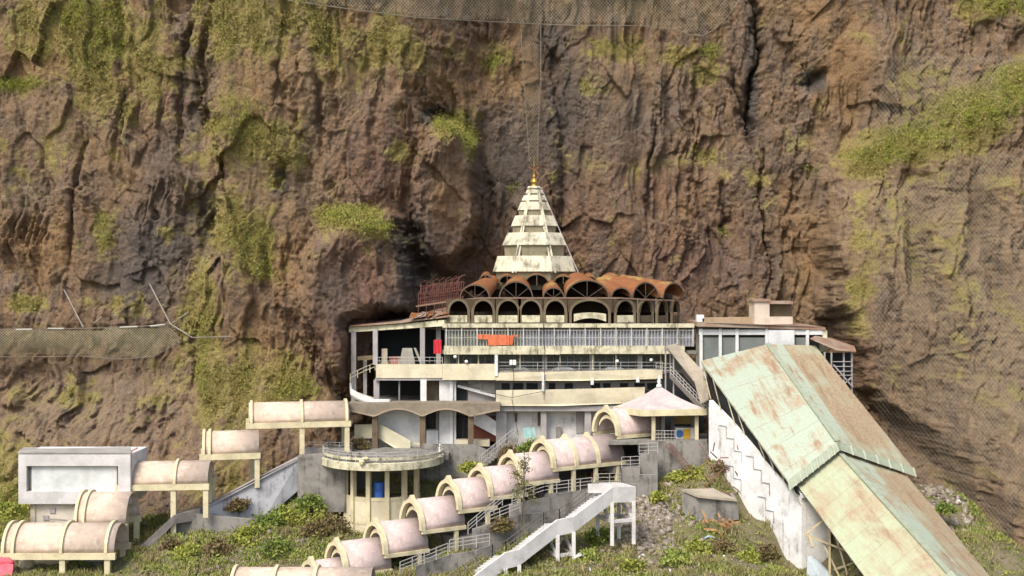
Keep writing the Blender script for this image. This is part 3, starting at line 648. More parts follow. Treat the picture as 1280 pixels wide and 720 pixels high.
# --- top storey gallery: panels behind close railing bars
mb = MB(); mb.px(556, 652, 412, 433, 129.95, 0.1); mb.build('gallery_panel', M_GREENW, T)
mb = MB(); mb.px(652.2, 868, 411, 433, 129.95, 0.1); mb.build('gallery_panel', M_PANE, T)
mb = MB()
x = 557.0
while x < 866:
    mb.px(x, x + .65, 411.5, 433, yF + .15, 0.07); x += 3.9
mb.px(556, 866, 412.5, 413.2, yF + .1, .06); mb.px(556, 866, 422, 422.6, yF + .1, .06); mb.build('gallery_bars', M_BARS, T)
x = 557.0
while x < 866:
    mb = MB(); mb.px(x, x + 1.6, 409.5, 433, yF + .02, 0.12); mb.build('gallery_post', M_BARS, T); x += 19.3
mb = MB(); mb.px(555, 700, 432.5, 443, yF - .15, 0.3); mb.px(700.2, 856, 432.3, 442.4, yF - .12, 0.3); mb.build('parapet', M_CREAM_OLD, T)
# --- middle storey gallery (recessed)
mb = MB(); mb.px(555, 856, 443, 463, 131.9, 0.3); mb.build('back_wall', M_GREENW, T)
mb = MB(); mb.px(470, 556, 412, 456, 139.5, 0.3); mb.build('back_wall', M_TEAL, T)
for a, b, c, d in [(655, 678, 446, 461), (692, 735, 446, 461), (748, 795, 446, 461), (800, 826, 446, 461), (562, 615, 446, 459)]:
    mb = MB(); mb.px(a, b, c, d, 131.8, 0.08); o = mb.build('window', M_GLASS, T)
    mb = MB(); n = max(2, int((b - a) / 8))
    for i in range(n + 1): mb.px(a + (b - a) * i / n - .5, a + (b - a) * i / n + .5, c, d, 131.7, 0.1)
    mb.build('mullion', M_PILLAR, o)
for px in (620, 681, 740, 800): mb = MB(); mb.px(px - 3, px + 3, 443, 466, 130.6, .6); mb.build('pillar', M_PILLAR, T)
for px in (573, 598, 650, 700, 741, 770, 826): mb = MB(); mb.px(px - .7, px + .7, 443, 463, 129.9, .12); mb.build('gallery_post', M_CREAM_OLD, T)
for a, b in ((688, 720), (752, 783), (640, 662)):
    mb = MB(); c = P((a + b) / 2, 465, 131.0); r = (b - a) / 2 * .0847; mb.prism(arc(c, (1, 0, 0), r, .55), (0, 1.2, 0)); mb.build('rooflight', M_WHITE, T)
mb = MB(); railing(mb, [P(620, 464, 129.75), P(828, 464, 129.75)], 0.95, 2.1, (1.0, .6, .25), 0.025); mb.build('balcony_railing', M_METAL, T)
# cream balcony bands
mb = MB(); mb.px(470, 553, 455.5, 472.5, yF + .3, .3); mb.build('parapet', M_CREAM, T)
mb = MB(); mb.px(553.2, 620, 455, 475, yF + .1, .3); mb.build('parapet', M_CREAM, T)
mb = MB(); mb.prism([P(620.2, 466, yF), P(620.2, 475.5, yF), P(720, 476, yF), P(828, 473.5, yF + .3), P(828, 461, yF + .3), P(720, 464.5, yF)], (0, .3, 0)); mb.build('parapet', M_CREAM, T)
mb = MB(); mb.prism([P(620, 488, yF), P(620, 507, yF), P(700, 507.5, yF), P(806, 503, yF + .4), P(806, 484, yF + .4), P(700, 487, yF)], (0, .3, 0)); mb.build('parapet', M_CREAM, T)
for px, a, b in ((620, 443, 470), (679, 468, 490), (740, 473, 481), (797, 472, 478)): mb = MB(); mb.px(px - 1.6, px + 2.2, a, b, yF - .12, .3); mb.build('rain_pipe', M_WHITE, T)
mb = MB(); railing(mb, [P(471, 455.5, yF + .45), P(553, 455.5, yF + .45)], 0.75, 2.3, (1.0, .5), 0.03, 0.5); mb.build('balcony_railing', M_METAL, T)
# strip of windows between the two lower bands
mb = MB(); mb.px(620, 828, 476, 488, 131.5, .3); mb.build('back_wall', M_PILLAR, T)
for a, b in ((627, 637), (641, 654), (658, 672), (686, 694), (706, 716), (739, 750), (754, 763), (775, 785), (793, 806), (809, 824)):
    mb = MB(); mb.px(a, b, 479, 487, 131.4, .08); mb.build('window', M_DARK, T)
# left wing columns and rooms
for px, a, b, Y, m in ((442, 414, 505, 132.3, M_PILLAR), (469, 412, 456, 130.6, M_PILLAR), (528, 408, 456, 130.3, M_PILLAR), (548, 408, 456, 131.5, M_PILLAR)):
    mb = MB(); mb.px(px - 3, px + 3, a, b, Y, .5); mb.build('column', m, T)
mb = MB(); mb.px(454, 458.5, 448, 500, 133, .4); mb.build('column', M_PILLAR, T)
mb = MB(); mb.prism([P(440, 446, 133), P(440, 451, 133), P(470, 449, 131), P(470, 444, 131)], (0, .3, 0)); mb.build('beam', M_ARCH, T)
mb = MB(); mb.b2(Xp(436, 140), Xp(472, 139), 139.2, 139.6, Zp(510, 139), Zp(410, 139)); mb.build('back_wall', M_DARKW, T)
mb = MB(); mb.px(526, 548, 456, 505, 131.5, .4); mb.build('partition_wall', M_BROWNC, T)
# left wing lower rooms
mb = MB(); mb.px(472, 556, 472, 580, 138, .3); mb.build('back_wall', M_DARK, T)  # dark of the lower rooms put into the wall colour
mb = MB(); mb.px(525.5, 533, 473, 507, 129.9, .6); mb.build('column', M_WHITE, T)
mb = MB(); mb.px(498, 500, 474, 505, 130.4, .15); mb.build('column', M_DARKW, T)
mb = MB(); mb.px(469, 555, 472.5, 475.5, 129.9, .4); mb.build('beam', M_PILLAR, T)
mb = MB(); mb.px(467, 474, 475, 507, 130.3, .6); mb.build('column', M_PILLAR, T)
mb = MB(); mb.px(472, 532, 504, 582, 130.6, .4); mb.build('front_wall', M_WHITE, T)
mb = MB(); mb.px(533, 548, 537, 582, 130.5, .4); mb.px(549, 570, 475, 582, 130.4, 1.0); mb.build('front_wall', M_WHITE, T)
mb = MB(); mb.px(562, 566, 475, 560, 130.1, .3); mb.build('rain_pipe', M_WHITE, T)
mb = MB(); mb.px(533, 548, 514, 537, 131.3, .1); o = mb.build('doorway', M_DARK, T)
mb = MB(); mb.px(545, 548.5, 514, 537, 130.8, .1); mb.px(533, 549, 536.5, 538, 130.4, .2); mb.build('door_frame', M_GREY, o)
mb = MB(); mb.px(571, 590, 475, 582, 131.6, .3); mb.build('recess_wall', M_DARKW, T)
mb = MB(); mb.px(571, 583, 486, 502, 131.45, .1); mb.build('window', M_DARK, T)
mb = MB(); mb.px(571, 578, 518, 550, 131.45, .1); mb.px(579, 584, 520, 549, 131.4, .1); mb.build('door', M_DARK, T)
# right-hand stair bay of the front
mb = MB(); mb.px(585, 622, 476, 520, 131.2, .4); mb.build('stair_wall', M_PILLAR, T)
mb = MB(); mb.prism([P(572, 481, 130.6), P(572, 484, 130.6), P(619, 497, 130.6), P(619, 493, 130.6)], (0, .4, 0)); mb.build('stair_string', M_WHITE, T)
mb = MB(); mb.prism([P(574, 482, 130.8), P(619, 478, 130.8), P(619, 492, 130.8)], (0, .3, 0)); mb.build('stair_soffit', M_GREY, T)
mb = MB(); mb.prism([P(590, 514, 130.2), P(590, 529, 130.2), P(620, 545, 130.2), P(620, 527, 130.2), P(604, 516, 130.2)], (0, .3, 0)); mb.build('stair_parapet', M_WHITE_OLD, T)
mb = MB(); mb.px(588, 620, 520, 552, 131.0, .3); mb.build('brick_panel', M_BRICKR, T)
mb = MB(); mb.px(570, 612, 550, 558, 129.8, 1.2); mb.build('plinth', M_CREAM, T)
mb = MB(); mb.px(556, 640, 557, 590, 130.4, .5); mb.build('plinth_wall', M_GREY, T)
# cream diagonal stair parapet at the left foot
mb = MB(); mb.prism([P(443, 531, 129.6), P(475, 530, 129.2), P(513, 551, 128.6), P(513, 566, 128.6), P(502, 566, 128.6), P(474, 548, 129.2), P(443, 548, 129.6)], (0, .3, 0)); mb.build('stair_parapet', plaster('stair_cream', (0.58, 0.54, 0.38), (0.2, 0.17, 0.1), 0.4), T)
mb = MB(); mb.px(444, 470, 545, 575, 130.2, .4); mb.build('plinth_wall', plaster('mauve_wall', (0.33, 0.29, 0.28), (0.12, 0.1, 0.09), .4), T)
# ground floor front on the right
mb = MB(); mb.px(620, 826, 507, 590, 131.6, .4); mb.build('front_wall', M_WHITE_OLD, T)
mb = MB(); mb.px(618, 830, 507.5, 514, 129.9, .5); mb.build('beam', M_PILLAR, T)
for a, b in ((620, 633), (676, 683), (731, 739), (790, 797)): mb = MB(); mb.px(a, b, 507, 590, 130.2, .7); mb.build('column', M_PILLAR, T)
mb = MB(); mb.px(720, 729, 513, 541, 131.45, .1); mb.build('door', M_PILLAR, T)
mb = MB(); mb.px(672, 676, 515, 532, 131.4, .12); mb.px(643.5, 646.5, 516, 527, 131.4, .12); mb.build('door', M_BROWNC, T)
mb = MB(); mb.px(695, 701.5, 534, 548, 131.2, .3); mb.build('vent_block', M_GREY, T)
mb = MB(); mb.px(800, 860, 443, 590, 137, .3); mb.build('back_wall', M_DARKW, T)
# curved white balcony at the left corner
mb = MB(); A = [P(437, 478, 131.6), P(438, 486, 130.6), P(446, 491, 129.8), P(466, 499, 129.2), P(487, 499, 129.0)]
h = Vector((0, 0, -0.75)); mb.shell([a for a in A], [a + h for a in A], [Vector((.12, .22, 0))] * 5); mb.build('corner_parapet', M_WHITE, T)
mb = MB(); mb.prism([a + Vector((0, 0, -.75)) for a in A] + [P(487, 506, 131), P(440, 490, 132.5)], (0, 0, .2)); mb.build('floor_slab', M_CREAM, T)
mb = MB(); railing(mb, [P(438, 477, 131.6), P(456, 468, 132.6), P(469, 463, 132)], .8, .9, (1, .5), .04); mb.build('balcony_railing', M_CREAM, T)
# globe lamps and hanging cables
for px, py in ((641.5, 453), (771.5, 451.5), (814, 450), (569, 446), (583, 452)):
    mb = MB(); c = P(px, py, 129.5); mb.lathe(c, [(.02, -.18), (.15, -.12), (.2, 0), (.15, .12), (.02, .18)], 8); mb.bar(c, c + Vector((0, .5, 0)), .05); mb.build('globe_lamp', M_LAMP, T, True)
mb = MB()
for pts in ([(600, 489), (640, 497), (679, 489)], [(640, 441), (642, 470), (640, 500), (648, 545)], [(679, 404), (681, 440), (680, 500)], [(560, 476), (575, 478), (600, 486)]):
    mb.tube([P(x, y, 129.3) for x, y in pts], .025, 4)
mb.build('hanging_cable', M_DARK, T)

# loose things about the temple
mb = MB()
for a, b, c, d in ((597, 611, 418, 424.5), (610, 633, 418.5, 432), (633, 641, 419.5, 432), (641, 646, 418.5, 422)):
    n = 5
    A = [P(a + (b - a) * i / n, c, yF - .08 + .06 * math.sin(i * 2.1)) for i in range(n + 1)]; B = [P(a + (b - a) * i / n, d - rng.random(), yF - .1 + .08 * math.sin(i * 2.6)) for i in range(n + 1)]
    mb.shell(A, B, (0, .03, 0))
tag(mb.build('cloth', M_ORANGE), 'orange cloth hung over the top gallery bars of the temple', 'cloth')
mb = MB(); A = [P(542 + i * 2, 425 - (i % 2) * .5, 129.9 + .08 * (i % 2)) for i in range(6)]; B = [P(542 + i * 2, 442, 129.9 + .1 * ((i + 1) % 2)) for i in range(6)]; mb.shell(A, B, (0, .04, 0))
tag(mb.build('banner', M_REDCLOTH), 'dark red cloth banner hanging beside the left end of the top gallery', 'banner')
mb = MB(); mb.hexa([P(499, 456, 131), P(519, 456, 131), P(519, 456, 133), P(499, 456, 133), P(503, 435, 131.2), P(515, 435, 131.2), P(515, 435, 132.8), P(503, 435, 132.8)])
mb.prism([P(517, 435, 130.9), P(520, 435, 130.9), P(527, 452, 130.9), P(524, 452, 130.9)], (0, .2, 0))
tag(mb.build('concrete_block', plaster('block_grey', (0.33, .31, .26), (.15, .13, .1), .4)), 'grey tapered concrete block standing on the upper left balcony', 'block')
mb = MB(); mb.px(477, 484, 436, 456, 131.2, .5); mb.px(475.5, 485.5, 453, 456, 131.1, .7)
tag(mb.build('pedestal', plaster('pedestal_tan', (0.42, .36, .26), (.2, .16, .1), .3)), 'narrow tan pedestal on the upper left balcony beside the corner column', 'pedestal')
mb = MB(); mb.px(488, 500, 447, 456, 131.4, .5); mb.px(487, 501, 446, 447.2, 131.3, .7)
tag(mb.build('bench', plain('faded_red', (.36, .16, .12), .8)), 'low faded red bench between pedestal and grey block', 'bench')
# the wavy porch in front of the left wing
porch = thing('porch_canopy', 'brown stained wavy porch beam on three dark columns before the white wall', 'porch', P(528, 585, 128.4))
top = []; bot = []
for i in range(61):
    px = 435 + i * 190 / 60; t = (px - 468) / 60.0
    dip = abs(math.sin(math.pi * t)) if 0 <= t <= 2 else max(0, min(.8, (abs(px - (468 if t < 0 else 588)) / 40)))
    top.append(P(px, 504.3 + (1 if 470 < px < 590 else 0) * -.3, 128.0)); bot.append(P(px, 519.5 - 9.0 * dip, 128.0))
mb = MB(); mb.shell(top, bot, (0, 2.2, 0.05)); mb.build('canopy_beam', M_PORCH, porch)
mb = MB(); mb.shell([b + Vector((0, -.06, .02)) for b in bot], [b + Vector((0, -.06, -.13)) for b in bot], (0, .4, 0)); mb.build('beam_edge', M_BROWNL, porch)
for px in (468.5, 528, 588.5):
    mb = MB(); mb.px(px - 3.4, px + 3.4, 517, 585, 128.3, .55); mb.build('column', M_BROWNC, porch)

mb = MB(); mb.px(637, 645, 450, 456, 129.3, .3); tag(mb.build('sign_box', M_LAMP), 'small blank white box lamp hanging in the middle gallery left of its centre', 'lamp box')
mb = MB(); A = [P(654 + i * 3.5, 534 + (i % 2), 130.2) for i in range(5)]; B = [P(655 + i * 3.5, 548 - (i % 2), 129.6) for i in range(5)]; mb.shell(A, B, (0, .05, 0))
tag(mb.build('tarpaulin', plain('teal_sheet', (.20, .34, .31), .6)), 'teal tarpaulin hanging on the ground floor front above the shrub', 'tarpaulin')
fs = thing('front_stair', 'narrow grey outdoor stair with pipe rails climbing right below the porch end', 'stair', P(620, 580, 127))
mb = MB(); p = P(598, 582, 125.6); q = P(642, 546, 128.6)
for i in range(12): a = p.lerp(q, i / 12); mb.box(a + Vector((.2, .3, -.1)), (.5, 1.6, .2), R(20))
mb.bar(p + Vector((.1, 0, -.3)), q + Vector((.1, 0, -.3)), .15, .4); mb.build('flight', M_GREY, fs)
mb = MB()
for off in (Vector((.1, -.5, 0)), Vector((.3, 1.0, 0))):
    for f in (.5, .95): mb.bar(p + off + Vector((0, 0, f)), q + off + Vector((0, 0, f)), .05)
    for i in range(7): a = p.lerp(q, i / 6) + off; mb.bar(a, a + Vector((0, 0, .95)), .05)
mb.build('handrail', M_METAL, fs)
# ------------------------------------------------------------------ gallery block right of the temple
gal = thing('gallery_block', 'flat roofed pale gallery with wide window panes between temple and green roof', 'building', P(950, 440, 128))
mb = MB(); mb.prism([P(872, 403, 127), P(872, 408, 127), P(1032, 412.5, 127.5), P(1032, 409, 127.5), P(955, 406, 127)], (0, 9, 0)); mb.build('roof_slab', M_RUSTD, gal)
mb = MB(); mb.prism([P(878, 398, 130), P(878, 404, 130), P(945, 404.5, 130), P(945, 397, 130)], (0, 3, 0)); mb.build('roof_bed', plaster('roof_bed', (.36, .27, .17), (.12, .12, .05), .4, moss=.4), gal)
mb = MB(); mb.px(870, 1030, 409, 460, 130, .3); mb.build('wall', M_GREENW, gal)
mb = MB(); mb.px(874, 1028, 412, 418.5, 127.6, .3); mb.build('lintel', M_WHITE, gal)
for px in (876.5, 900.5, 921.5, 958.5, 1009.5): mb = MB(); mb.px(px - 1.8, px + 1.8, 411, 470, 127.5, .3); mb.build('mullion', M_WHITE, gal)
for a, b in ((879, 898.5), (902.5, 919.5), (923.5, 956.5), (994, 1007.5)):
    mb = MB(); mb.px(a, b, 422, 470, 127.75, .08); mb.build('window_pane', plain('grey_pane', (.17, .185, .17), .35, 0, .3, .6), gal)
mb = MB(); mb.px(960.5, 993, 413, 431, 127.2, .8); mb.build('plaster_box', M_WHITE, gal)
mb = MB(); mb.px(871, 880, 393.5, 404, 130, .8); mb.build('roof_pier', M_WHITE, gal)
hut = MB(); hut.px(943, 962, 376.5, 405, 129, 3); hut.px(949, 991, 396, 405.5, 128.9, 3); o = hut.build('roof_hut', plaster('hut_paint', (.56, .47, .38), (.2, .15, .1), .4), gal)
mb = MB(); mb.px(962.5, 990, 379, 396, 130, .2); mb.build('shutter', M_BROWNC, o)
mb = MB(); mb.px(941, 963, 374, 377, 128.8, 3.4); mb.px(962, 991, 376.5, 380, 128.8, 3.4); mb.build('hut_roof', M_RUSTD, o)
mb = MB(); mb.px(1028, 1034, 413, 440, 127.7, 1.5); mb.build('end_pier', M_CREAM_OLD, gal)

# ------------------------------------------------------------------ green roofed stair hall
hall = thing('covered_stair_hall', 'long stair hall with stepped rusting pale green sheet roof running down to the right', 'stair hall', P(1047, 640, 111))
def roof_mat(name, paint, cover, sharp=.1):
    t = NT(name); o = t.map(); r_ = t.n('ShaderNodeMapping'); t.l(t.map((1, 1, 1), (0, 0, R(-18)), (2, 5, 1)), r_.inputs[0]); r_.inputs['Scale'].default_value = (1.5, 0.22, 0.3); a = r_.outputs[0]
    big = t.noise(o, 0.20, 5, 0.65, 0.6); med = t.noise(a, 0.8, 7, 0.75); fine = t.noise(o, 4.5, 6, 0.8)
    col = t.mix(t.ramp(fine, 0.3, 0.72), paint, tuple(c * 0.84 for c in paint))
    f = t.math('ADD', t.math('MULTIPLY', big, 0.55), t.math('ADD', t.math('MULTIPLY', med, 0.36), t.math('MULTIPLY', fine, 0.16)))
    lo = 0.61 - 0.24 * cover
    rc = t.mix(t.ramp(fine, 0.38, 0.62), (0.235, 0.155, 0.09), (0.36, 0.28, 0.18)); rc = t.mix(t.ramp(med, 0.5, 0.7), rc, (0.21, 0.12, 0.065))
    col = t.mix(t.math('MULTIPLY', t.ramp(f, lo, lo + sharp), 0.92), col, rc)
    # sheet joints
    w = t.n('ShaderNodeTexWave', wave_type='BANDS', bands_direction='Y'); t.l(t.map((1, 1, 1), (0, 0, R(-18))), w.inputs[0]); w.inputs['Scale'].default_value = 0.155; w.inputs['Distortion'].default_value = 0.0
    col = t.mix(t.math('MULTIPLY', t.ramp(w.outputs['Fac'], 0.985, 0.999), t.math('MULTIPLY', fine, 0.55)), col, (0.22, 0.18, 0.11))
    w2 = t.n('ShaderNodeTexWave', wave_type='BANDS', bands_direction='X'); t.l(t.map((1, 1, 1), (0, 0, R(-18))), w2.inputs[0]); w2.inputs['Scale'].default_value = 1.25
    hh = t.math('ADD', t.math('MULTIPLY', w2.outputs['Fac'], 1.0), t.math('MULTIPLY', fine, 0.5))
    t.bump(hh, 0.02, 0.25); return t.done(col, 0.6)
M_RG1 = roof_mat('green_sheet', (0.345, 0.392, 0.302), 0.44)
M_RG2 = roof_mat('green_sheet_rusted', (0.34, 0.37, 0.26), 0.86, .16)
M_RG3 = roof_mat('green_sheet_worn', (0.36, 0.40, 0.27), 0.78, .16)
M_RG4 = roof_mat('green_sheet_sunbleached', (0.355, 0.39, 0.255), 0.72, .2)
M_TRIM = plain('green_trim', (0.29, 0.32, 0.235), 0.6, 0, .25)
def grid_sheet(mb, a, b, c, d, n, m, th):      # a-b top edge, d-c bottom edge
    A = [[a.lerp(b, i / n).lerp(d.lerp(c, i / n), j / m) for i in range(n + 1)] for j in range(m + 1)]
    for j in range(m):
        for i in range(n):
            q = [Vector(A[j][i]), Vector(A[j][i + 1]), Vector(A[j + 1][i]), Vector(A[j + 1][i + 1])]
            dz = Vector((0, 0, rng.uniform(-.02, .03))); e = (q[2] - q[0]) * rng.uniform(.01, .05)
            mb.shell([q[0] + dz, q[1] + dz], [q[2] + dz * .3 + e, q[3] + dz * .3 + e * rng.uniform(.5, 1.2)], Vector((0, 0, .07)))
rA = P(960, 431, 123); rB = P(1047, 553, 111.5)
lA = P(876, 452, 120.6); lB = P(985, 602, 109.7); qA = P(1019, 433, 124.7); qB = P(1141, 586, 114.0)
mb = MB(); grid_sheet(mb, lA, rA, rB, lB, 4, 8, (0, 0, .1)); mb.build('roof_sheet', M_RG1, hall)
mA = rA.lerp(qA, .30); mB_ = rB.lerp(qB, .22)
mb = MB(); grid_sheet(mb, rA, mA, mB_, rB, 2, 8, (0, 0, .1)); mb.build('roof_sheet', M_RG1, hall)
mb = MB(); grid_sheet(mb, mA + Vector((0, 0, -.02)), qA, qB, mB_ + Vector((0, 0, -.02)), 4, 8, (0, 0, .1)); mb.build('roof_sheet', M_RG2, hall)
mb = MB(); mb.bar(rA + Vector((0, 0, .12)), rB + Vector((0, 0, .12)), .55, .12); mb.build('ridge_cap', M_TRIM, hall)
ax = (rB - rA); ax.z = 0; ax.normalize(); pl = Vector((ax.y, -ax.x, 0))
if pl.x > 0: pl = -pl
# step fascia with ribs
for e, nm in ((lB, 'l'), (qB, 'r')):
    n = 9 if nm == 'l' else 6
    mb = MB(); a = rB + Vector((0, 0, .12)); b = e + Vector((0, 0, .12))
    mb.shell([a, b], [a + Vector((.10, -.5, -.75)), b + Vector((.10, -.5, -.75))], (0, .1, 0)); o = mb.build('step_fascia', M_TRIM, hall)
    mb = MB()
    for i in range(n + 1):
        p = a.lerp(b, i / n); mb.bar(p + Vector((0, -.05, 0)), p + Vector((.10, -.56, -.78)), .14, .1)
    mb.build('fascia_ribs', plain('trim_light', (.38, .41, .30), .6), o)
sB = 19.0
cA = rB + Vector((0.1, 0.3, -.85)); cB = cA + ax * 22 + Vector((0, 0, -22 * .5))
eL = cA + pl * 4.3 + Vector((0, 0, -2.75)); eLb = cB + pl * 5.2 + Vector((0, 0, -3.3))
eR = cA - pl * 7.0 + Vector((0, 0, -2.25)); eRb = cB - pl * 5.2 + Vector((0, 0, -2.6))
mb = MB(); grid_sheet(mb, eL, cA, cB, eLb, 4, 12, (0, 0, .1)); mb.build('roof_sheet', M_RG4, hall)
mA = cA.lerp(eR, .42); mB_ = cB.lerp(eRb, .42)
mb = MB(); grid_sheet(mb, cA, mA, mB_, cB, 2, 12, (0, 0, .1)); mb.build('roof_sheet', M_RG1, hall)
mb = MB(); grid_sheet(mb, mA + Vector((0, 0, -.02)), eR, eRb, mB_ + Vector((0, 0, -.02)), 4, 12, (0, 0, .1)); mb.build('roof_sheet', M_RG2, hall)
mb = MB(); mb.bar(cA + Vector((0, 0, .12)), cB + Vector((0, 0, .12)), .5, .12); mb.build('ridge_cap', M_TRIM, hall)
# next step low at the frame edge
sC = cA + ax * 15.6 + Vector((0, 0, -7.8 + .45))
mb = MB()
for e in (pl * 1.5 + Vector((0, 0, -.95)), pl * -3.5 + Vector((0, 0, -1.6))):
    mb.shell([sC, sC + e], [sC + Vector((.1, -.5, -.5)), sC + e + Vector((.1, -.5, -.5))], (0, .1, 0))
mb.shell([sC, sC + pl * 1.5 + Vector((0, 0, -.95))], [sC + ax * 6 + Vector((0, 0, -3)), sC + ax * 6 + pl * 1.5 + Vector((0, 0, -3.95))], (0, 0, .08))
mb.shell([sC + ax * 6 + Vector((0, 0, -3)), sC + ax * 6 - pl * 3.5 + Vector((0, 0, -4.6))], [sC, sC - pl * 3.5 + Vector((0, 0, -1.6))], (0, 0, .08))
mb.build('step_fascia', M_TRIM, hall)
# side wall under the left eave (stepped plinth pattern), end wall, dark interior
wt0 = P(886, 500, 120.0); wt1 = P(1002, 640, 109.9)
wb0 = P(886, 570, 120.0); wb1 = P(1002, 760, 109.9)
mb = MB(); tz = Vector((.35, .12, 0)) * 1.2
mb.prism([wt0, wt1 + Vector((0, 0, 1.6)), wt1, wb1, wb0], tz); mb.build('side_wall', plaster('bright_whitewash', (0.74, 0.73, 0.70), (0.20, 0.17, 0.14), 0.42, 0.5, 1.2), hall)
mb = MB()
def wl(t, py_off=0): return wt0.lerp(wt1, t) + Vector((-.06, -.03, py_off))
for (t0, z0, n) in ((.12, -1.2, 3), (.42, -1.0, 3), (.55, -3.4, 2), (.2, -4.2, 2)):
    q = wl(t0, z0); mb = MB()
    for i in range(n):
        q2 = q + (wt1 - wt0).normalized() * 1.3; q2.z = q.z; mb.bar(q, q2, .05); q3 = q2 + Vector((0, 0, -1.1)); mb.bar(q2, q3, .05); q = q3
    mb.build('step_edge_line', M_GREYW, hall)  # thin drawn lines tracing the step edges on the wall
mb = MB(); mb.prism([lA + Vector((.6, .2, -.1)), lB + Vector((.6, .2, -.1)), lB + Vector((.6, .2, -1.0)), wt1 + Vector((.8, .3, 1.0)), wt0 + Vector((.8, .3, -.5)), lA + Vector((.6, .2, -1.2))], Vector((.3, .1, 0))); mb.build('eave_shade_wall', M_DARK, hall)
mb = MB()
for i in (0, 1.5, 3.6, 5, 7.7, 9, 10.5, 12):
    t = i / 12; a = lA.lerp(lB, t) + Vector((.15, .05, -.08)); b = wt0.lerp(wt1, t) + Vector((.2, .1, .1)); mb.bar(a, b, .09)
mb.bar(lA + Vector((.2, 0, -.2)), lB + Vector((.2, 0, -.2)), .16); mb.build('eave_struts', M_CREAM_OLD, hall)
mb = MB(); mb.prism([P(1002, 616, 110), P(1037, 612, 110.6), P(1037, 720, 110.6), P(1037, 760, 110.6), P(1002, 760, 110)], (.3, .6, 0)); mb.build('end_wall', M_WHITE_OLD, hall)
mb = MB(); mb.prism([P(1002, 604, 109.9), P(1030, 604, 110.4), P(1030, 619, 110.4), P(1002, 619, 109.9)], (.3, .5, 0)); mb.build('beam_box', M_BROWNC, hall)
mb = MB(); mb.prism([P(1000, 617, 109.6), P(1034, 615, 110.2), P(1034, 620, 110.2), P(1000, 623, 109.6)], (.3, .3, 0)); mb.build('wall_coping', M_WHITE, hall)
mb = MB(); mb.prism([P(1037, 640, 112), P(1050, 650, 113), P(1110, 760, 106), P(1037, 760, 112)], (.5, .6, 0)); mb.build('inner_wall', plaster('inner_wall', (.40, .35, .27), (.12, .1, .07), .6), hall)
mb = MB(); mb.prism([P(1010, 696, 108.6), P(1016, 696, 108.6), P(1040, 722, 107.5), P(1040, 760, 107.5), P(1004, 760, 108.6)], (.2, .3, 0)); mb.build('blue_dado', plaster('pale_blue', (.50, .57, .59), (.3, .3, .3), .3), hall)
mb = MB(); br = []
for a, b in (((1006, 668), (1034, 646)), ((1006, 668), (1062, 690)), ((1037, 648), (1037, 725)), ((1028, 676), (1052, 726)), ((1040, 654), (1062, 726)), ((1042, 712), (1078, 700)), ((1060, 690), (1080, 730)), ((1010, 668), (1016, 684))):
    mb.bar(P(a[0], a[1], 108.4), P(b[0], b[1], 107.6), .16)
mb.build('steel_brace', plain('yellowed_steel', (.50, .42, .26), .6), hall)
# dark steel stair landing at the upper right
land = thing('steel_landing', 'dark open steel landing with cross braces under a small rusty roof against the cliff', 'landing', P(1050, 490, 124))
mb = MB(); mb.shell([P(1013, 424, 124), P(1046, 438, 123), P(1070, 440, 123)], [P(1022, 420, 129), P(1040, 424, 129), P(1068, 434, 129)], (0, 0, .12)); mb.build('roof_sheet', M_RUSTD, land)
mb = MB(); mb.px(1030, 1066, 441, 492, 127, .2); mb.build('back_wall', M_DARK, land)
for px in (1031, 1039.5, 1055, 1065): mb = MB(); mb.px(px - .9, px + .9, 440, 497, 123.6, .2); mb.build('post', M_PILLAR, land)
mb = MB()
for y in (452, 458, 464, 469): mb.bar(P(1041, y, 123.5), P(1065, y, 123.5), .07)
for a, b in (((1042, 456), (1066, 484)), ((1064, 472), (1046, 488)), ((1050, 476), (1068, 498))): mb.bar(P(a[0], a[1], 123.4), P(b[0], b[1], 123.4), .12)
mb.build('railing', M_PILLAR, land)

# ------------------------------------------------------------------ steep steel stair between temple and hall
st = thing('steel_stair', 'steep outdoor steel stair with railings under a brown sheet roof right of the temple', 'stair', P(860, 520, 125))
mb = MB(); mb.shell([P(846, 430, 127), P(883, 470, 121.5), P(886, 500, 119.8)], [P(833, 434, 126), P(868, 478, 121), P(876, 506, 119.2)], (0, 0, .1)); mb.build('roof_sheet', plaster('brown_sheet', (.34, .29, .22), (.14, .1, .06), .5), st)
mb = MB(); mb.shell([P(832, 432, 127), P(848, 431, 127.5)], [P(830, 436, 125.8), P(842, 444, 125.5)], (0, 0, .1)); mb.build('roof_sheet', M_GREY, st)
mb = MB()
for px, a, b, Y in ((832, 436, 500, 126), (842, 443, 510, 125.6), (838, 440, 470, 127), (880, 470, 520, 121)): mb.px(px - .8, px + .8, a, b, Y, .16)
mb.build('post', M_PILLAR, st)
p0 = P(838, 470, 125.4); p1 = P(888, 522, 121); mb = MB(); mb.bar(p0, p1, .12, .4); p0b = P(852, 462, 127); mb.bar(p0b, p1 + Vector((1.2, .8, 0)), .12, .4)
for i in range(16):
    t = (i + .5) / 16; q = p0.lerp(p1, t); mb.box(q + Vector((.6, .6, 0)), (1.3, .4, .06), R(40))
mb.build('flight', plain('old_steel', (.16, .14, .12), .7), st)
mb = MB()
for f in (.35, .7, 1.05): mb.bar(p0 + Vector((0, 0, f)), p1 + Vector((0, 0, f)), .06)
for i in range(13): q = p0.lerp(p1, i / 12); mb.bar(q, q + Vector((0, 0, 1.05)), .06)
railing(mb, [P(820, 466, 126), P(842, 467, 126)], 1.0, 1, (1, .6, .3), .03)
mb.build('handrail', M_METAL, st)
mb = MB(); mb.px(828, 880, 466, 540, 130, .3); mb.build('back_wall', M_DARK, st)

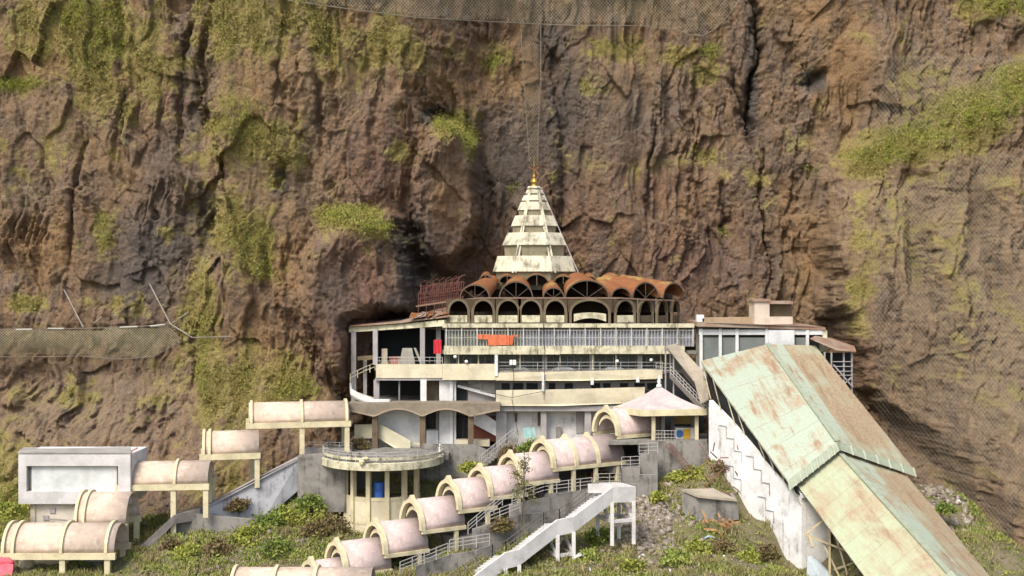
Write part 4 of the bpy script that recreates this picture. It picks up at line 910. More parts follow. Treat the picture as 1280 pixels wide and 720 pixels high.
# ------------------------------------------------------------------ pavilion with pyramid roof
pav = thing('pavilion', 'open pavilion with pale pyramid roof and yellow fascia above the tunnel canopies', 'pavilion', P(835, 548, 124))
e = [P(802, 512.5, 121), P(883, 511, 121), P(868, 507, 128.5), P(768, 508, 128)]
apx = P(824, 482, 124.5)
mb = MB()
n = 8
for a, b in zip(e, e[1:] + e[:1]):
    rows = []
    for j in range(n + 1):
        t = j / n; k = t ** 1.0; sag = -.22 * math.sin(math.pi * t)
        rows.append([a.lerp(apx, k) + Vector((0, 0, sag)), b.lerp(apx, k) + Vector((0, 0, sag))])
    for r0, r1 in zip(rows[:-1], rows[1:]):
        mb.add([r0[0], r0[1], r1[1], r1[0]], [(0, 1, 2, 3)])
mb.build('roof', plaster('mauve_roof', (.50, .44, .42), (.26, .22, .2), .35), pav)
mb = MB(); mb.lathe(apx, [(.32, -.2), (.26, .1), (.12, .2), (.22, .4), (.14, .65), (.03, 1.0)], 10); mb.build('finial', M_WHITE, pav, True)
M_YEL = plaster('yellow_paint', (0.64, 0.49, 0.21), (0.22, 0.17, 0.09), 0.36, 0.7)
M_YELP = plaster('pale_yellow_paint', (0.64, 0.565, 0.36), (0.20, 0.17, 0.10), 0.42, 0.7)
mb = MB()
for a, b in zip(e, e[1:] + e[:1]): mb.bar(a + Vector((0, 0, -.3)), b + Vector((0, 0, -.3)), .25, .62)
mb.build('fascia', M_YELP, pav)
mb = MB(); mb.prism([q + Vector((0, 0, -.12)) for q in e], (0, 0, .08)); mb.build('ceiling', M_DARKW, pav)
for px, Y in ((817, 121.4), (871, 121.6), (829, 125), (841, 127), (780, 128), (866, 127)):
    mb = MB(); mb.px(px - 2.2, px + 2.2, 513, 551, Y, .35); mb.build('column', M_YELP if Y < 122 else M_PILLAR, pav)
mb = MB(); mb.prism([P(760, 551, 121), P(884, 550, 121), P(884, 542, 130), P(760, 543, 130)], (0, 0, -.4)); mb.build('floor_slab', M_GREY, pav)
mb = MB(); mb.px(843, 866, 513, 530, 128, .2); mb.build('back_panel', M_YEL, pav)
mb = MB(); railing(mb, [P(817, 551, 121), P(845, 551, 121)], 1.0, 1.0, (1, .66, .33), .03, .3); mb.build('railing', M_METAL, pav)
kiosk = thing('painted_counter', 'white counter painted with blue and yellow patches inside the pavilion', 'counter', P(856, 550, 123))
mb = MB(); mb.px(845, 869, 535, 550, 123, 1.2); mb.build('counter_body', M_WHITE, kiosk)
mb = MB(); c = P(849.5, 542, 122.95); mb.lathe((0, 0, 0), [(.38, 0), (.38, .04)], 14)
mb.v = [(c.x + v[0], c.y - v[2], c.z + v[1]) for v in mb.v]; mb.build('round_panel', plain('blue_paint', (.05, .14, .36), .6), kiosk)
mb = MB(); mb.px(854, 863, 536, 549, 122.95, .06); mb.build('side_panel', plain('amber_paint', (.62, .36, .04), .6), kiosk)

# ------------------------------------------------------------------ walls, rails and stairs on the right of the tunnel
rw = MB(); rw.prism([P(815, 552, 120.8), P(884, 551, 120.8), P(889, 605, 120.8), P(868, 640, 120.8), P(800, 640, 120.8), P(800, 575, 120.8)], (0, .6, 0))
tag(rw.build('retaining_wall', M_GREY), 'grey stained retaining wall under the pavilion', 'wall')
rw = MB(); rw.prism([P(822, 594, 117.5), P(822, 640, 117.5), P(745, 650, 117.5), P(745, 622, 117.5), P(775, 620, 117.5), P(775, 606, 117.5), P(800, 605, 117.5), P(800, 594, 117.5)], (0, .6, 0))
tag(rw.build('retaining_wall', M_GREY), 'stepped grey retaining wall below the pavilion stair behind white staircase top', 'wall')
rw = MB(); rw.prism([P(800, 568, 119), P(822, 567, 119), P(822, 596, 119), P(800, 596, 119)], (0, 1, 0)); rw.prism([P(778, 585, 118.4), P(800, 584, 118.4), P(800, 607, 118.4), P(778, 607, 118.4)], (0, 1, 0))
tag(rw.build('stair_block', M_GREY), 'grey concrete stair steps between pavilion and tunnel with white railing on top', 'steps')
mb = MB(); railing(mb, [P(799, 568, 119), P(822, 567, 119)], 1.05, .9, (1, .66, .33), .028); railing(mb, [P(777, 585, 118.4), P(799, 584, 118.4)], 1.05, .9, (1, .66, .33), .028); railing(mb, [P(748, 606, 118), P(776, 605, 118)], 1.05, .9, (1, .66, .33), .028)
tag(mb.build('handrail', M_METAL), 'white stepped pipe railing on the stair steps below the pavilion', 'railing')
# white stair bridge
wb = thing('white_staircase', 'white concrete staircase on trestle legs descending to the left at bottom centre', 'staircase', P(700, 700, 104))
M_WST = plaster('white_stair', (0.60, 0.575, 0.55), (0.26, 0.24, 0.21), 0.34, 0.6)
nodes = [(792, 608.5, 108.2), (766, 609, 107.6), (717, 646, 105.3), (697, 650, 104.6), (649, 687, 102.6), (632, 691, 102), (560, 745, 99)]
nr = [P(*q) for q in nodes]           # top edge of the near parapet
offv = Vector((-1.1, 2.2, 0))         # across the flight to the far side
dn = Vector((0, 0, -1.35))
mb = MB()
for a, b in zip(nr, nr[1:]): mb.prism([a, b, b + dn, a + dn], offv.normalized() * .22)
mb.build('near_parapet', M_WST, wb)
mb = MB()
for a, b in zip(nr, nr[1:]):
    a2 = a + offv; b2 = b + offv; k = Vector((0, 0, -.95)); mb.prism([a2 + k, b2 + k, b2 + dn, a2 + dn], offv.normalized() * .2)
mb.prism([nr[0] + offv, nr[1] + offv, nr[1] + offv + dn, nr[0] + offv + dn], offv.normalized() * .2)
mb.build('far_kerb', M_WST, wb)
mb = MB()
for a, b in zip(nr, nr[1:]):
    n = max(1, int((b - a).length / .34)) if abs(a.z - b.z) > .6 else 1
    for i in range(n):
        p = a.lerp(b, i / n); q = a.lerp(b, (i + 1) / n); z = min(p.z, q.z) - .75 if n > 1 else min(p.z, q.z) - .75
        p = Vector((p.x, p.y, z)); q = Vector((q.x, q.y, z))
        mb.prism([p + offv * .06, q + offv * .06, q + offv, p + offv], (0, 0, -.36))
mb.build('treads', plaster('white_tread', (0.56, 0.54, 0.52), (.3, .27, .24), .3), wb)
mb = MB()
for i, (a, b) in enumerate(zip(nr[1:], nr[2:])):
    a2 = a + offv * 1.02 + Vector((0, 0, -.8)); b2 = b + offv * 1.02 + Vector((0, 0, -.8)); railing(mb, [a2, b2], 1.05, 1.6, (1, .6, .25), .035, .0)
mb.build('handrail', plain('dark_rail', (.12, .11, .10), .6), wb)
mb = MB(); q = P(737, 612, 109.5); mb.prism([P(735, 605, 109), P(766, 606, 109), P(766, 617, 109), P(735, 616, 109)], (0, .25, 0)); mb.build('end_parapet', M_WST, wb)
def trestle(p, q, dz, name='trestle'):
    mb = MB(); c = [p + Vector((0, 0, -1.3)), q + Vector((0, 0, -1.3)), q + offv * 1.0 + Vector((0, 0, -1.3)), p + offv * 1.0 + Vector((0, 0, -1.3))]
    zb = min(p.z, q.z) - dz
    for k in c: mb.bar(k, Vector((k.x, k.y, zb)), .32)
    zm = zb + dz * .42
    for a, b in zip(c, c[1:] + c[:1]):
        mb.bar(Vector((a.x, a.y, zm)), Vector((b.x, b.y, zm)), .22, .28)
    mb.bar(Vector((c[1].x, c[1].y, zm)), c[2], .2); mb.bar(Vector((c[0].x, c[0].y, zm)), c[3], .2)
    mb.build('trestle_leg', M_WST, wb)
trestle(nr[1].lerp(nr[2], .02), nr[0], 5.0); trestle(nr[3], nr[2], 5.2); trestle(nr[5], nr[4], 4.8)
mb = MB(); mb.prism([nr[0], nr[0] + offv, nr[0] + offv + dn, nr[0] + dn], (.2, .07, 0)); mb.build('end_wall', M_WST, wb)

# ruined concrete hut and scrap on the slope
rh = thing('concrete_hut', 'small roofless grey concrete hut with tilted slab on the grassy slope beside the white wall', 'hut', P(885, 650, 114))
mb = MB(); mb.prism([P(853, 616, 114), P(870, 622, 112.5), P(870, 654, 112.5), P(853, 640, 114)], (.3, .3, 0)); mb.prism([P(870, 622, 112.5), P(918, 626, 112.5), P(920, 650, 112.5), P(870, 656, 112.5)], (0, .4, 0)); mb.prism([P(918, 626, 112.5), P(912, 616, 115.5), P(914, 640, 115.5), P(920, 650, 112.5)], (.3, .1, 0)); mb.build('wall', M_GREY, rh)
mb = MB(); mb.prism([P(852, 614, 114), P(872, 622, 112), P(921, 627, 112.3), P(892, 613, 115)], (0, 0, .2)); mb.build('roof_slab', plaster('slab_tan', (.38, .33, .25), (.15, .12, .08), .4), rh)
mb = MB()
for k in range(16):
    c = P(rng.uniform(878, 915), rng.uniform(648, 676), 111.5 - rng.random()); d = Vector((rng.uniform(-1.4, 1.4), rng.uniform(-.5, .5), rng.uniform(-.6, .9))); mb.bar(c, c + d, .10, .16)
tag(mb.build('scrap_heap', rust_sheet('scrap_rust', (.40, .28, .10), .7)), kind='stuff')
mb = MB()
for k in range(26):
    c = P(rng.uniform(880, 925), rng.uniform(560, 625), 117 - rng.random() * 2); c.z = max(c.z, gz(c.x, c.y) + .1); d = Vector((rng.uniform(-1.2, 1.2), rng.uniform(-.5, .5), rng.uniform(-1.2, .9))); mb.bar(c, c + d, .07, .1)
tag(mb.build('scrap_heap', plain('scrap_red', (.20, .10, .075), .9)), kind='stuff')
mb = MB(); p = P(832, 557, 120.2); q = P(868, 600, 118.8)
for o_ in (0, .5): mb.bar(p + Vector((o_, 0, o_ * .4)), q + Vector((o_, 0, o_ * .4)), .09)
for i in range(14): t = i / 13; mb.bar(p.lerp(q, t), p.lerp(q, t) + Vector((.5, 0, .2)), .07)
tag(mb.build('ladder', plain('rust_ladder', (.18, .09, .07), .9)), 'rusty steel ladder leaning on the grey wall below the pavilion', 'ladder')
# ------------------------------------------------------------------ tunnel canopies down the stairs
M_PINK = plaster('faded_pink_vault', (0.53, 0.415, 0.38), (0.20, 0.15, 0.12), 0.58, 0.7, 0.8, third=(0.58, 0.485, 0.44))
M_PEACH = plaster('faded_peach_vault', (0.55, 0.43, 0.335), (0.19, 0.14, 0.10), 0.58, 0.6, 0.9, third=(0.61, 0.51, 0.40))
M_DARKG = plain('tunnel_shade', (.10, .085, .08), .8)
AX = R(33)
def ogee(w, h, n=9):
    """pointed gable arch outline from left foot to right foot, in (y, z)"""
    pts = []
    for i in range(n + 1):
        a = math.pi * i / (2 * n); pts.append((-w * math.cos(a * .94), h * .84 * math.sin(a)))
    pts[-1] = (0, h)
    pts[-2] = (-w * .17, h * .865)
    return pts + [(-y, z) for y, z in pts[-2::-1]]
def make_canopy(L, bays, label, vm=None, legs=True, wide=1.9):
    """stands at the ground below the near-left arch; local +X runs up the stair"""
    t = thing('tunnel_canopy', label, 'canopy', (0, 0, 0), 'barrel vaulted canopies over the pilgrim stair')
    He = 2.45; w = wide; hv = 2.35
    A = [Vector((0, -w * math.cos(math.pi * i / 16), He + hv * math.sin(math.pi * i / 16))) for i in range(17)]
    mb = MB(); Lr = L + .55
    mb.shell([a + Vector((.15, 0, 0)) for a in A], [a + Vector((Lr, 0, 0)) for a in A], [Vector((0, -.12 * math.cos(math.pi * i / 16), .12 * math.sin(math.pi * i / 16) + .001)) for i in range(17)])
    mb.build('vault', vm or M_PINK, t, True)
    for k in range(bays):
        x0 = k * L / bays; out = ogee(w + .26, hv + .55); inn = ogee(w - .22, hv - .05)
        mb = MB()
        mb.shell([Vector((x0 - .25, y, He + z)) for y, z in out], [Vector((x0 - .25, y * (w - .14) / (w + .26), He + (hv - .15) * math.sin(min(1, max(0, math.acos(max(-1, min(1, y / (w + .26)))) / math.pi)) * math.pi))) for y, z in out], (.42, 0, 0))
        mb.build('gable_arch', M_YELP, t)
        if k == 0:
            mb = MB(); B = [Vector((x0 + .1, -(w - .25) * math.cos(math.pi * (i / 10 * .62 + .19)), He + (hv - .2) * math.sin(math.pi * (i / 10 * .62 + .19)) - .62)) for i in range(11)]
            mb.shell(B, [b + Vector((0, 0, .34)) for b in B], (.2, 0, 0)); mb.build('arch_tie', M_YELP, t)
    for sg in (-1, 1):
        mb = MB(); mb.b2(-.1, L + .6, sg * (w + .08) - .17, sg * (w + .08) + .17, He - .33, He + .0); mb.build('eave_beam', M_YELP, t)
        if legs:
            for k in range(bays):
                x = (k + 1) * L / bays - .35
                mb = MB(); mb.b2(x - .17, x + .17, sg * (w + .02) - .17, sg * (w + .02) + .17, 0, He - .38); mb.build('column', M_YELP, t)
    mb = MB(); mb.b2(-.6, L + .2, -w - .1, w + .1, -1.2, 0.0); mb.build('stair_base', M_GREY, t)
    mb = MB(); mb.b2(.0, L, w - .25, w - .1, 0, He - .4); mb.build('tunnel_shade_screen', M_DARKG, t)  # dark sheet added for the shade inside the tunnel
    return t
k_line = 117.6
def line_at(px, x0=9.47, Y0=124.0, sl=math.tan(AX)):
    k = (px - 640) / F; Y = (Y0 - sl * x0) / (1 - sl * k); return Y
ap = [(758, 505), (678, 543.5), (638, 561), (600, 577.5), (561, 593), (515.5, 617.5), (469.5, 646), (421, 670.5), (389, 694)]
lab = ['topmost tunnel canopy, joined to the pyramid roofed pavilion', 'longest tunnel canopy with three ribbed bays, directly below the topmost one', 'tunnel canopy directly below the three bay one, behind the slim sapling',
       'third tunnel canopy down from the three bay one, left of the sapling', 'tunnel canopy with pointed arch two below the sapling, right of the round terrace', 'tunnel canopy overlapping the rightmost columns of the round terrace room',
       'tunnel canopy overlapping the cream wall of the round terrace room', 'tunnel canopy at the lower left foot of the round terrace room', 'lowest stepped tunnel canopy, partly behind the sunlit level canopy roof']
lab[3] = 'tunnel canopy with its vault end just left of the slim sapling'
lab[4] = 'tunnel canopy whose arch stands just right of the round terrace edge'
Ap = [P(a, b, line_at(a)) for a, b in ap]
for i, (a, l) in enumerate(zip(Ap, lab)):
    if i == 0: L, bays = 5.3, 1
    elif i == 1: L, bays = 8.0, 3
    else:
        d = Ap[i - 1] - a; L, bays = math.hypot(d.x, d.y), 1
    t = make_canopy(L, bays, l)
    t.location = a - Vector((0, 0, 2.45 + 2.35 + .62)); t.rotation_euler = (0, 0, AX)
# canopies that turn level at the bottom, axis along the picture
def make_side_canopy(L, ribs, label, m, legs, r=2.05, He=2.6, left_cap=True, rz=0.0, rise=2.15):
    t = thing('barrel_canopy', label, 'canopy', (0, 0, 0), 'ribbed barrel canopies over the left stair')
    A = lambda x, e: [Vector((x, -(r + e) * math.cos(math.pi * i / 16), He + (rise + e) * math.sin(math.pi * i / 16))) for i in range(17)]
    th = [Vector((0, -.12 * math.cos(math.pi * i / 16), .12 * math.sin(math.pi * i / 16) + .001)) for i in range(17)]
    mb = MB(); mb.shell(A(0, 0), A(L, 0), th); mb.build('vault', m, t, True)
    for x in ribs:
        mb = MB(); a = A(x - .13, .07); b = A(x + .13, .07); mb.shell(a, b, [v * 2.2 for v in th]); mb.build('rib', M_YELP, t)
    for sg in (-1, 1):
        mb = MB(); mb.b2(-.3, L + .15, sg * (r + .1) - .2, sg * (r + .1) + .2, He - .55, He); mb.build('eave_beam', M_YELP, t)
    for x, sg, h in legs:
        mb = MB(); mb.b2(x - .24, x + .24, sg * r - .2, sg * r + .2, He - h, He - .55); mb.build('column', M_YELP, t)
    return t
t = make_side_canopy(11.5, [.2, 3.6, 6.9], 'sunlit level canopy roof along the bottom edge left of the stepped tunnel canopies', M_PEACH, [], 2.2)
t.location = P(292, 706, 102) + Vector((0, 0, -2.6 - 2.5)); t['group'] = 'barrel vaulted canopies over the pilgrim stair'
for x in t.children: pass
# left stair canopies: (px0,px1, rows of vault top / eave, depth)
specs = [(311, 434, 506, 529, 125.5, [.25, 5.25, 9.75], 'highest left barrel canopy with two bays, touching the temple porch', [(.3, -1, 6.9), (5.25, -1, 5.2), (9.75, -1, 3.4), (.3, 1, 6.5), (9.75, 1, 3.4)]),
         (254, 322, 542, 568, 122, [.1, .65], 'single bay left barrel canopy below the highest one', [(.65, -1, 6.0), (5.2, -1, 3.4), (5.2, 1, 3.4), (.65, 1, 6)]),
         (155, 262, 580, 606, 118, [.2, .7, 5.1], 'two bay left barrel canopy right of the white framed building', [(.6, -1, 6.5), (5.0, -1, 5.8), (8.0, -1, 3.2), (8.0, 1, 3.2)]),
         (102, 166, 618, 655, 114.5, [.2, .9], 'short barrel canopy tucked in front of the white framed building', [(4.5, -1, 5), (4.5, 1, 5)]),
         (14, 152, 657, 691, 109.5, [.15, 1.0, 5.2, 9.1], 'lowest left barrel canopy with four ribs at the bottom corner', [(.5, -1, 5), (5.3, -1, 5), (9.2, -1, 5), (6.6, 1, 5), (9.3, 1, 5)])]
for a, b, top, eav, Y, ribs, l, legs in specs:
    L = (b - a) / F * Y; rise = (eav - top) / F * Y - 2.0 * (eav - 350) / F + .12
    t = make_side_canopy(L, ribs, l, M_PEACH, legs, 2.0, 3.0, rise=rise)
    q = P(a, eav, Y - 2.0); t.location = (Xp(a, Y), Y, q.z - 3.0); t.rotation_euler = (0, 0, R(12 if Y > 121 else (5 if Y > 117 else 0)))
# ------------------------------------------------------------------ left stair and its walls
sw = MB(); Y = 119.5
sw.prism([P(250, 639, 119), P(320, 601, 121), P(374, 573, 123), P(374, 612, 123), P(330, 650, 121), P(252, 662, 119)], (0, .5, 0))
tag(sw.build('stair_wall', M_GREYW), 'sloping blue grey whitewashed wall along the left stair', 'wall')
sw = MB(); sw.prism([P(249, 637, 118.9), P(320, 599, 120.9), P(375, 571, 122.9), P(375, 574.5, 122.9), P(320, 602.5, 120.9), P(249, 641, 118.9)], (0, 1.3, .1))
tag(sw.build('wall_coping', M_PILLAR), 'tan coping on top of the sloping blue grey stair wall', 'coping')
sw = MB(); sw.prism([P(160, 697, 113.5), P(217, 644, 116), P(250, 636, 118), P(250, 650, 118), P(217, 655, 116), P(162, 712, 113.5)], (0, 1.8, 0))
tag(sw.build('ramp', plaster('ramp_grey', (.30, .27, .24), (.1, .09, .08), .5)), 'narrow grey ramp dropping left below the two bay canopy', 'ramp')
sw = MB(); sw.prism([P(217, 640, 117.4), P(330, 651, 117.6), P(330, 690, 117.6), P(217, 690, 117.4)], (0, .5, 0))
tag(sw.build('retaining_wall', M_GREY), 'rough grey retaining wall beneath the sloping whitewashed stair wall', 'wall')
sw = MB(); sw.prism([P(372, 570, 122.6), P(432, 566, 122.6), P(432, 640, 122.6), P(372, 640, 122.6)], (0, 1, 0))
tag(sw.build('retaining_wall', M_GREY), 'grey block retaining wall left of the round terrace', 'wall')
sw = MB(); sw.prism([P(374, 559, 126.5), P(440, 560, 126.5), P(440, 580, 126.5), P(374, 580, 126.5)], (0, .4, 0))
tag(sw.build('parapet_wall', plaster('mauve_grey', (.36, .33, .32), (.16, .14, .13), .4)), 'pale mauve parapet wall under the highest left canopy', 'wall')
mb = MB(); railing(mb, [P(378, 559, 126.4), P(440, 560, 126.4)], .55, 1.3, (1, .5), .03)
tag(mb.build('handrail', M_METAL), 'thin metal handrail on the pale mauve parapet wall', 'railing')
sw = MB(); sw.prism([P(528, 555, 127.2), P(592, 556, 127.2), P(640, 575, 127.2), P(640, 640, 127.2), P(528, 640, 127.2)], (0, .5, 0))
tag(sw.build('retaining_wall', M_GREY), 'grey retaining wall right of the round terrace under the porch', 'wall')
# white framed building at far left
wbd = thing('framed_building', 'low building faced with a large white panel in a grey white frame at far left', 'building', P(92, 656, 116))
Y = 115.5
mb = MB(); mb.px(23, 163, 568, 582.5, Y, .5); mb.px(23, 163, 614.5, 630, Y, .5); mb.px(23, 33, 582.5, 614.5, Y, .5); mb.px(147.5, 163, 582.5, 614.5, Y, .5); mb.build('frame', plaster('frame_grey', (.58, .56, .54), (.24, .22, .2), .42), wbd)
mb = MB(); mb.px(39.5, 146, 583, 614, Y + .35, .2); mb.build('white_panel', plaster('panel_white', (.60, .62, .60), (.36, .36, .34), .3), wbd)
mb = MB(); mb.px(32, 40, 582, 615, Y + .5, .1); mb.px(145, 148, 582, 615, Y + .5, .1); mb.build('side_gap', M_GREY, wbd)
mb = MB(); mb.b2(Xp(23.5, Y), Xp(162.5, Y), Y + .55, Y + 5.5, Zp(629, Y), Zp(568.3, Y)); mb.build('body', M_WHITE, wbd)
mb = MB(); mb.prism([P(22, 567, Y), P(164, 567, Y), P(163, 560, Y + 6), P(30, 561, Y + 6)], (0, 0, .15)); mb.build('roof_slab', plaster('roof_grey', (.36, .34, .31), (.12, .11, .1), .55), wbd)
mb = MB(); mb.px(40, 106, 630, 680, Y + .6, 3.5); mb.px(38, 44, 630, 700, Y + .5, .4); mb.build('base_wall', plaster('base_cream', (.60, .54, .44), (.25, .2, .15), .35), wbd)
mb = MB(); mb.px(62, 69, 635.5, 641.5, Y + .5, .08); mb.px(53.5, 60.5, 644.5, 650.5, Y + .5, .08); mb.build('vent', M_PILLAR, wbd)
mb = MB(); mb.bar(P(60, 649, Y + .3), P(105, 652, Y - 1), .12); mb.bar(P(42, 655, Y + .2), P(102, 655.5, Y - 1), .3, .12); mb.build('conduit', M_GREY, wbd)
mb = MB(); mb.bar(P(158, 567, 117), P(172, 560, 117), .12); mb.bar(P(164, 578, 117), P(163, 566, 117), .28)
tag(mb.build('flag', plain('faded_red_flag', (.45, .12, .08), .8)), 'small faded red flag beside the roof corner of the white framed building', 'flag')
# things under the lowest left canopy
mb = MB(); mb.prism([P(42, 703, 109.8), P(86, 698, 110.5), P(86, 714, 110.5), P(44, 716, 109.8)], (0, 1, 0)); tag(mb.build('low_wall', M_YELP), 'pale yellow low wall under the lowest left canopy', 'wall')
mb = MB(); mb.lathe(P(33, 722, 109.3), [(.6, 0), (.75, .8), (.6, 1.5), (.3, 1.8)], 12); tag(mb.build('water_pot', M_YELP, smooth=True), 'rounded yellow pot under the left end of the lowest left canopy', 'pot')
mb = MB()
for i in range(11): mb.px(105, 134, 698 + i * 3.1, 699.6 + i * 3.1, 110.6 - i * .12, .3)
tag(mb.build('roller_grille', M_GREY), 'grey slatted grille under the right bay of the lowest left canopy', 'grille')
mb = MB(); A = [P(-12, 704, 107), P(-2, 697, 107), P(10, 698, 106.6), P(17, 703, 106.4)]; B = [P(-14, 735, 105), P(0, 735, 105), P(10, 735, 105), P(13, 735, 105)]
mb.shell(A, B, (0, .3, 0)); mb.bar(A[0] + Vector((0, -.1, .03)), A[3] + Vector((0, -.1, .1)), .2)
tag(mb.build('tarpaulin', plain('pink_red_tarp', (.58, .10, .13), .6)), 'pink red tarpaulin at the bottom left corner', 'tarpaulin')
# ------------------------------------------------------------------ round terrace
rt = thing('round_terrace', 'round cream viewing terrace on columns over an open room', 'terrace', P(478, 670, 117.5))
cy = 124.5; cx = Xp(478.5, cy); rad = 76.5 / F * cy; zt = Zp(580, cy - rad)
mb = MB(); mb.lathe((cx, cy, zt), [(rad - .25, -.75), (rad, -.68), (rad, 0), (rad - .25, .06)], 48); mb.build('deck_rim', M_CREAM_OLD, rt)
mb = MB(); mb.lathe((cx, cy, zt + .07), [(rad - .35, 0), (rad - .35, .05)], 48); mb.build('deck', M_GREY, rt)
mb = MB(); n = 48
mb.shell([Vector((cx + (rad - .15) * math.cos(2 * math.pi * i / n), cy + (rad - .15) * math.sin(2 * math.pi * i / n), zt + .3)) for i in range(n + 1)], [Vector((cx + (rad - .15) * math.cos(2 * math.pi * i / n), cy + (rad - .15) * math.sin(2 * math.pi * i / n), zt + .55)) for i in range(n + 1)], (.12, 0, 0)); mb.build('kerb_rail', M_CREAM_OLD, rt)
mb = MB(); pr = [Vector((cx + (rad - .2) * math.cos(R(150 + i * 10)), cy + (rad - .2) * math.sin(R(150 + i * 10)), zt + .05)) for i in range(25)]
mb.n_ = 0
for a, b in zip(pr, pr[1:]):
    mb.bar(a, a + Vector((0, 0, 1.0)), .05)
    for f in (.75, 1.0): mb.bar(a + Vector((0, 0, f)), b + Vector((0, 0, f)), .05)
mb.build('railing', M_METAL, rt)
ci = rad - 2.3
for ang in (203, 228, 255, 282, 309, 336):
    x = cx + ci * math.cos(R(ang)); y = cy + ci * math.sin(R(ang)); mb = MB(); mb.box((x, y, zt - .76 - 4.2), (.42, .42, 8.4), R(ang)); mb.build('column', M_YELP, rt)
mb = MB(); A = [Vector((cx + (ci) * math.cos(R(190 + i * 8)), cy + ci * math.sin(R(190 + i * 8)), zt - 3.7)) for i in range(21)]; mb.shell(A, [a + Vector((0, 0, -4.2)) for a in A], (0, .25, 0)); mb.build('room_wall', plaster('room_cream', (.64, .57, .40), (.3, .24, .14), .35), rt)
mb = MB(); mb.shell([a + Vector((0, -.05, .02)) for a in A], [a + Vector((0, -.05, -.3)) for a in A], (0, .4, 0)); mb.shell([a + Vector((0, -.05, -2.3)) for a in A], [a + Vector((0, -.05, -2.6)) for a in A], (0, .3, 0)); mb.build('sill', M_YELP, rt)
mb = MB(); mb.prism([a + Vector((0, .3, -.1)) for a in A], (0, 0, -.2)); mb.build('room_floor', M_BROWNC, rt)
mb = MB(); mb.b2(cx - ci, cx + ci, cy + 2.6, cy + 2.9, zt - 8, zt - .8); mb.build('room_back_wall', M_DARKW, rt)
mb = MB(); mb.b2(cx - 7.2, cx + 6.6, cy, 129.8, zt - .5, zt - .02); mb.build('plaza_slab', M_GREY, rt)
mb = MB(); b0 = Vector((Xp(474, 121.5), 121.5, zt - 3.85)); mb.lathe(b0, [(.52, 0), (.56, .05), (.56, .75), (.60, .8), (.56, .85), (.56, 1.5), (.5, 1.6), (.45, 1.62)], 16); 
br = mb.build('water_barrel', plain('blue_plastic', (.045, .13, .42), .4)); tag(br, 'blue plastic barrel in the open room under the round terrace', 'barrel')
mb = MB(); c = P(455, 577, 118.3)
for i in range(6): a = c + Vector((rng.uniform(-.4, .4), 0, rng.uniform(-.3, .3))); mb.lathe(a, [(.05, -.15), (.2, -.05), (.22, .05), (.08, .18)], 7)
tag(mb.build('ornament', M_YELP), 'weathered yellow moulded ornament on the rim of the round terrace', 'ornament')
for px, py, l in ((438, 563, 'dark seated figure shaped ornament at left on the round terrace railing'), (449, 564, 'smaller dark ornament right of its pair on the terrace railing')):
    mb = MB(); c = P(px, py + 10, 119.4); mb.lathe(c, [(.2, 0), (.24, .2), (.12, .45), (.16, .6), (.1, .78), (.02, .85)], 9); tag(mb.build('ornament', M_GREY, smooth=True), l, 'ornament')
mb = MB(); c = P(550, 564, 123.6); mb.lathe(c, [(.16, -.5), (.18, 0), (.14, .35), (.03, .45), (.12, .6), (.02, .75)], 9); tag(mb.build('bollard', M_WHITE, smooth=True), 'white bollard with dark cap at the right end of the round terrace', 'bollard')
# handrails and low walls along the tunnel path
def path_wall(pts, dz, label, m=M_GREY):
    mb = MB(); q = [P(*p) for p in pts]
    mb.shell(q, [a + Vector((0, 0, -dz)) for a in q], (0, .4, 0)); tag(mb.build('path_wall', m), label, 'wall')
def path_rail(pts, label, h=1.05):
    mb = MB(); railing(mb, [P(*p) for p in pts], h, 1.1, (1, .7, .4), .035, .0); tag(mb.build('handrail', M_METAL), label, 'railing')
path_wall([(636, 632, 112.5), (681, 622, 113.5), (681, 618, 113.5), (716, 615, 114.5), (745, 612, 115)], 3.4, 'grey path wall under the three bay tunnel canopy, left of white staircase top')
path_rail([(640, 632, 112.6), (681, 618, 113.4), (740, 611, 114.8)], 'grey pipe railing on the path wall under the three bay canopy')
path_wall([(590, 662, 110), (612, 655, 110.6), (650, 644, 112), (682, 640, 113)], 3.2, 'stained path wall behind the middle of the white staircase')
path_rail([(612, 655, 110.5), (650, 640, 111.5)], 'pipe railing left of the slim sapling')
path_wall([(520, 708, 106.5), (562, 694, 108), (596, 688, 108.5), (618, 680, 109.5)], 4, 'dark mossy path wall left of the white staircase at bottom')
path_rail([(562, 690, 107.8), (612, 682, 108.6)], 'short pipe railing on the dark mossy path wall')
path_rail([(500, 718, 105.5), (560, 694, 107.7)], 'pipe railing dropping to the bottom edge below the tunnel canopies')
path_rail([(585, 668, 110.6), (628, 632, 112.6)], 'sloping pipe railing beneath the tunnel canopies beside red brown panels')

for a, b, c, d, Y in ((583, 596, 655, 680, 116.2), (660, 672, 600, 616, 119.6), (738, 745, 590, 605, 122.6), (520, 530, 685, 705, 113)):
    mb = MB(); mb.px(a, b, c, d, Y, .2); tag(mb.build('doorway_panel', M_BRICKR), {583: 'red brown door panel in the tunnel below the lowest pair of columns', 660: 'red brown door panel behind the sapling', 738: 'red brown door panel at the right end of the three bay canopy', 520: 'red brown door panel near the bottom edge under the stepped canopies'}[a], 'door')
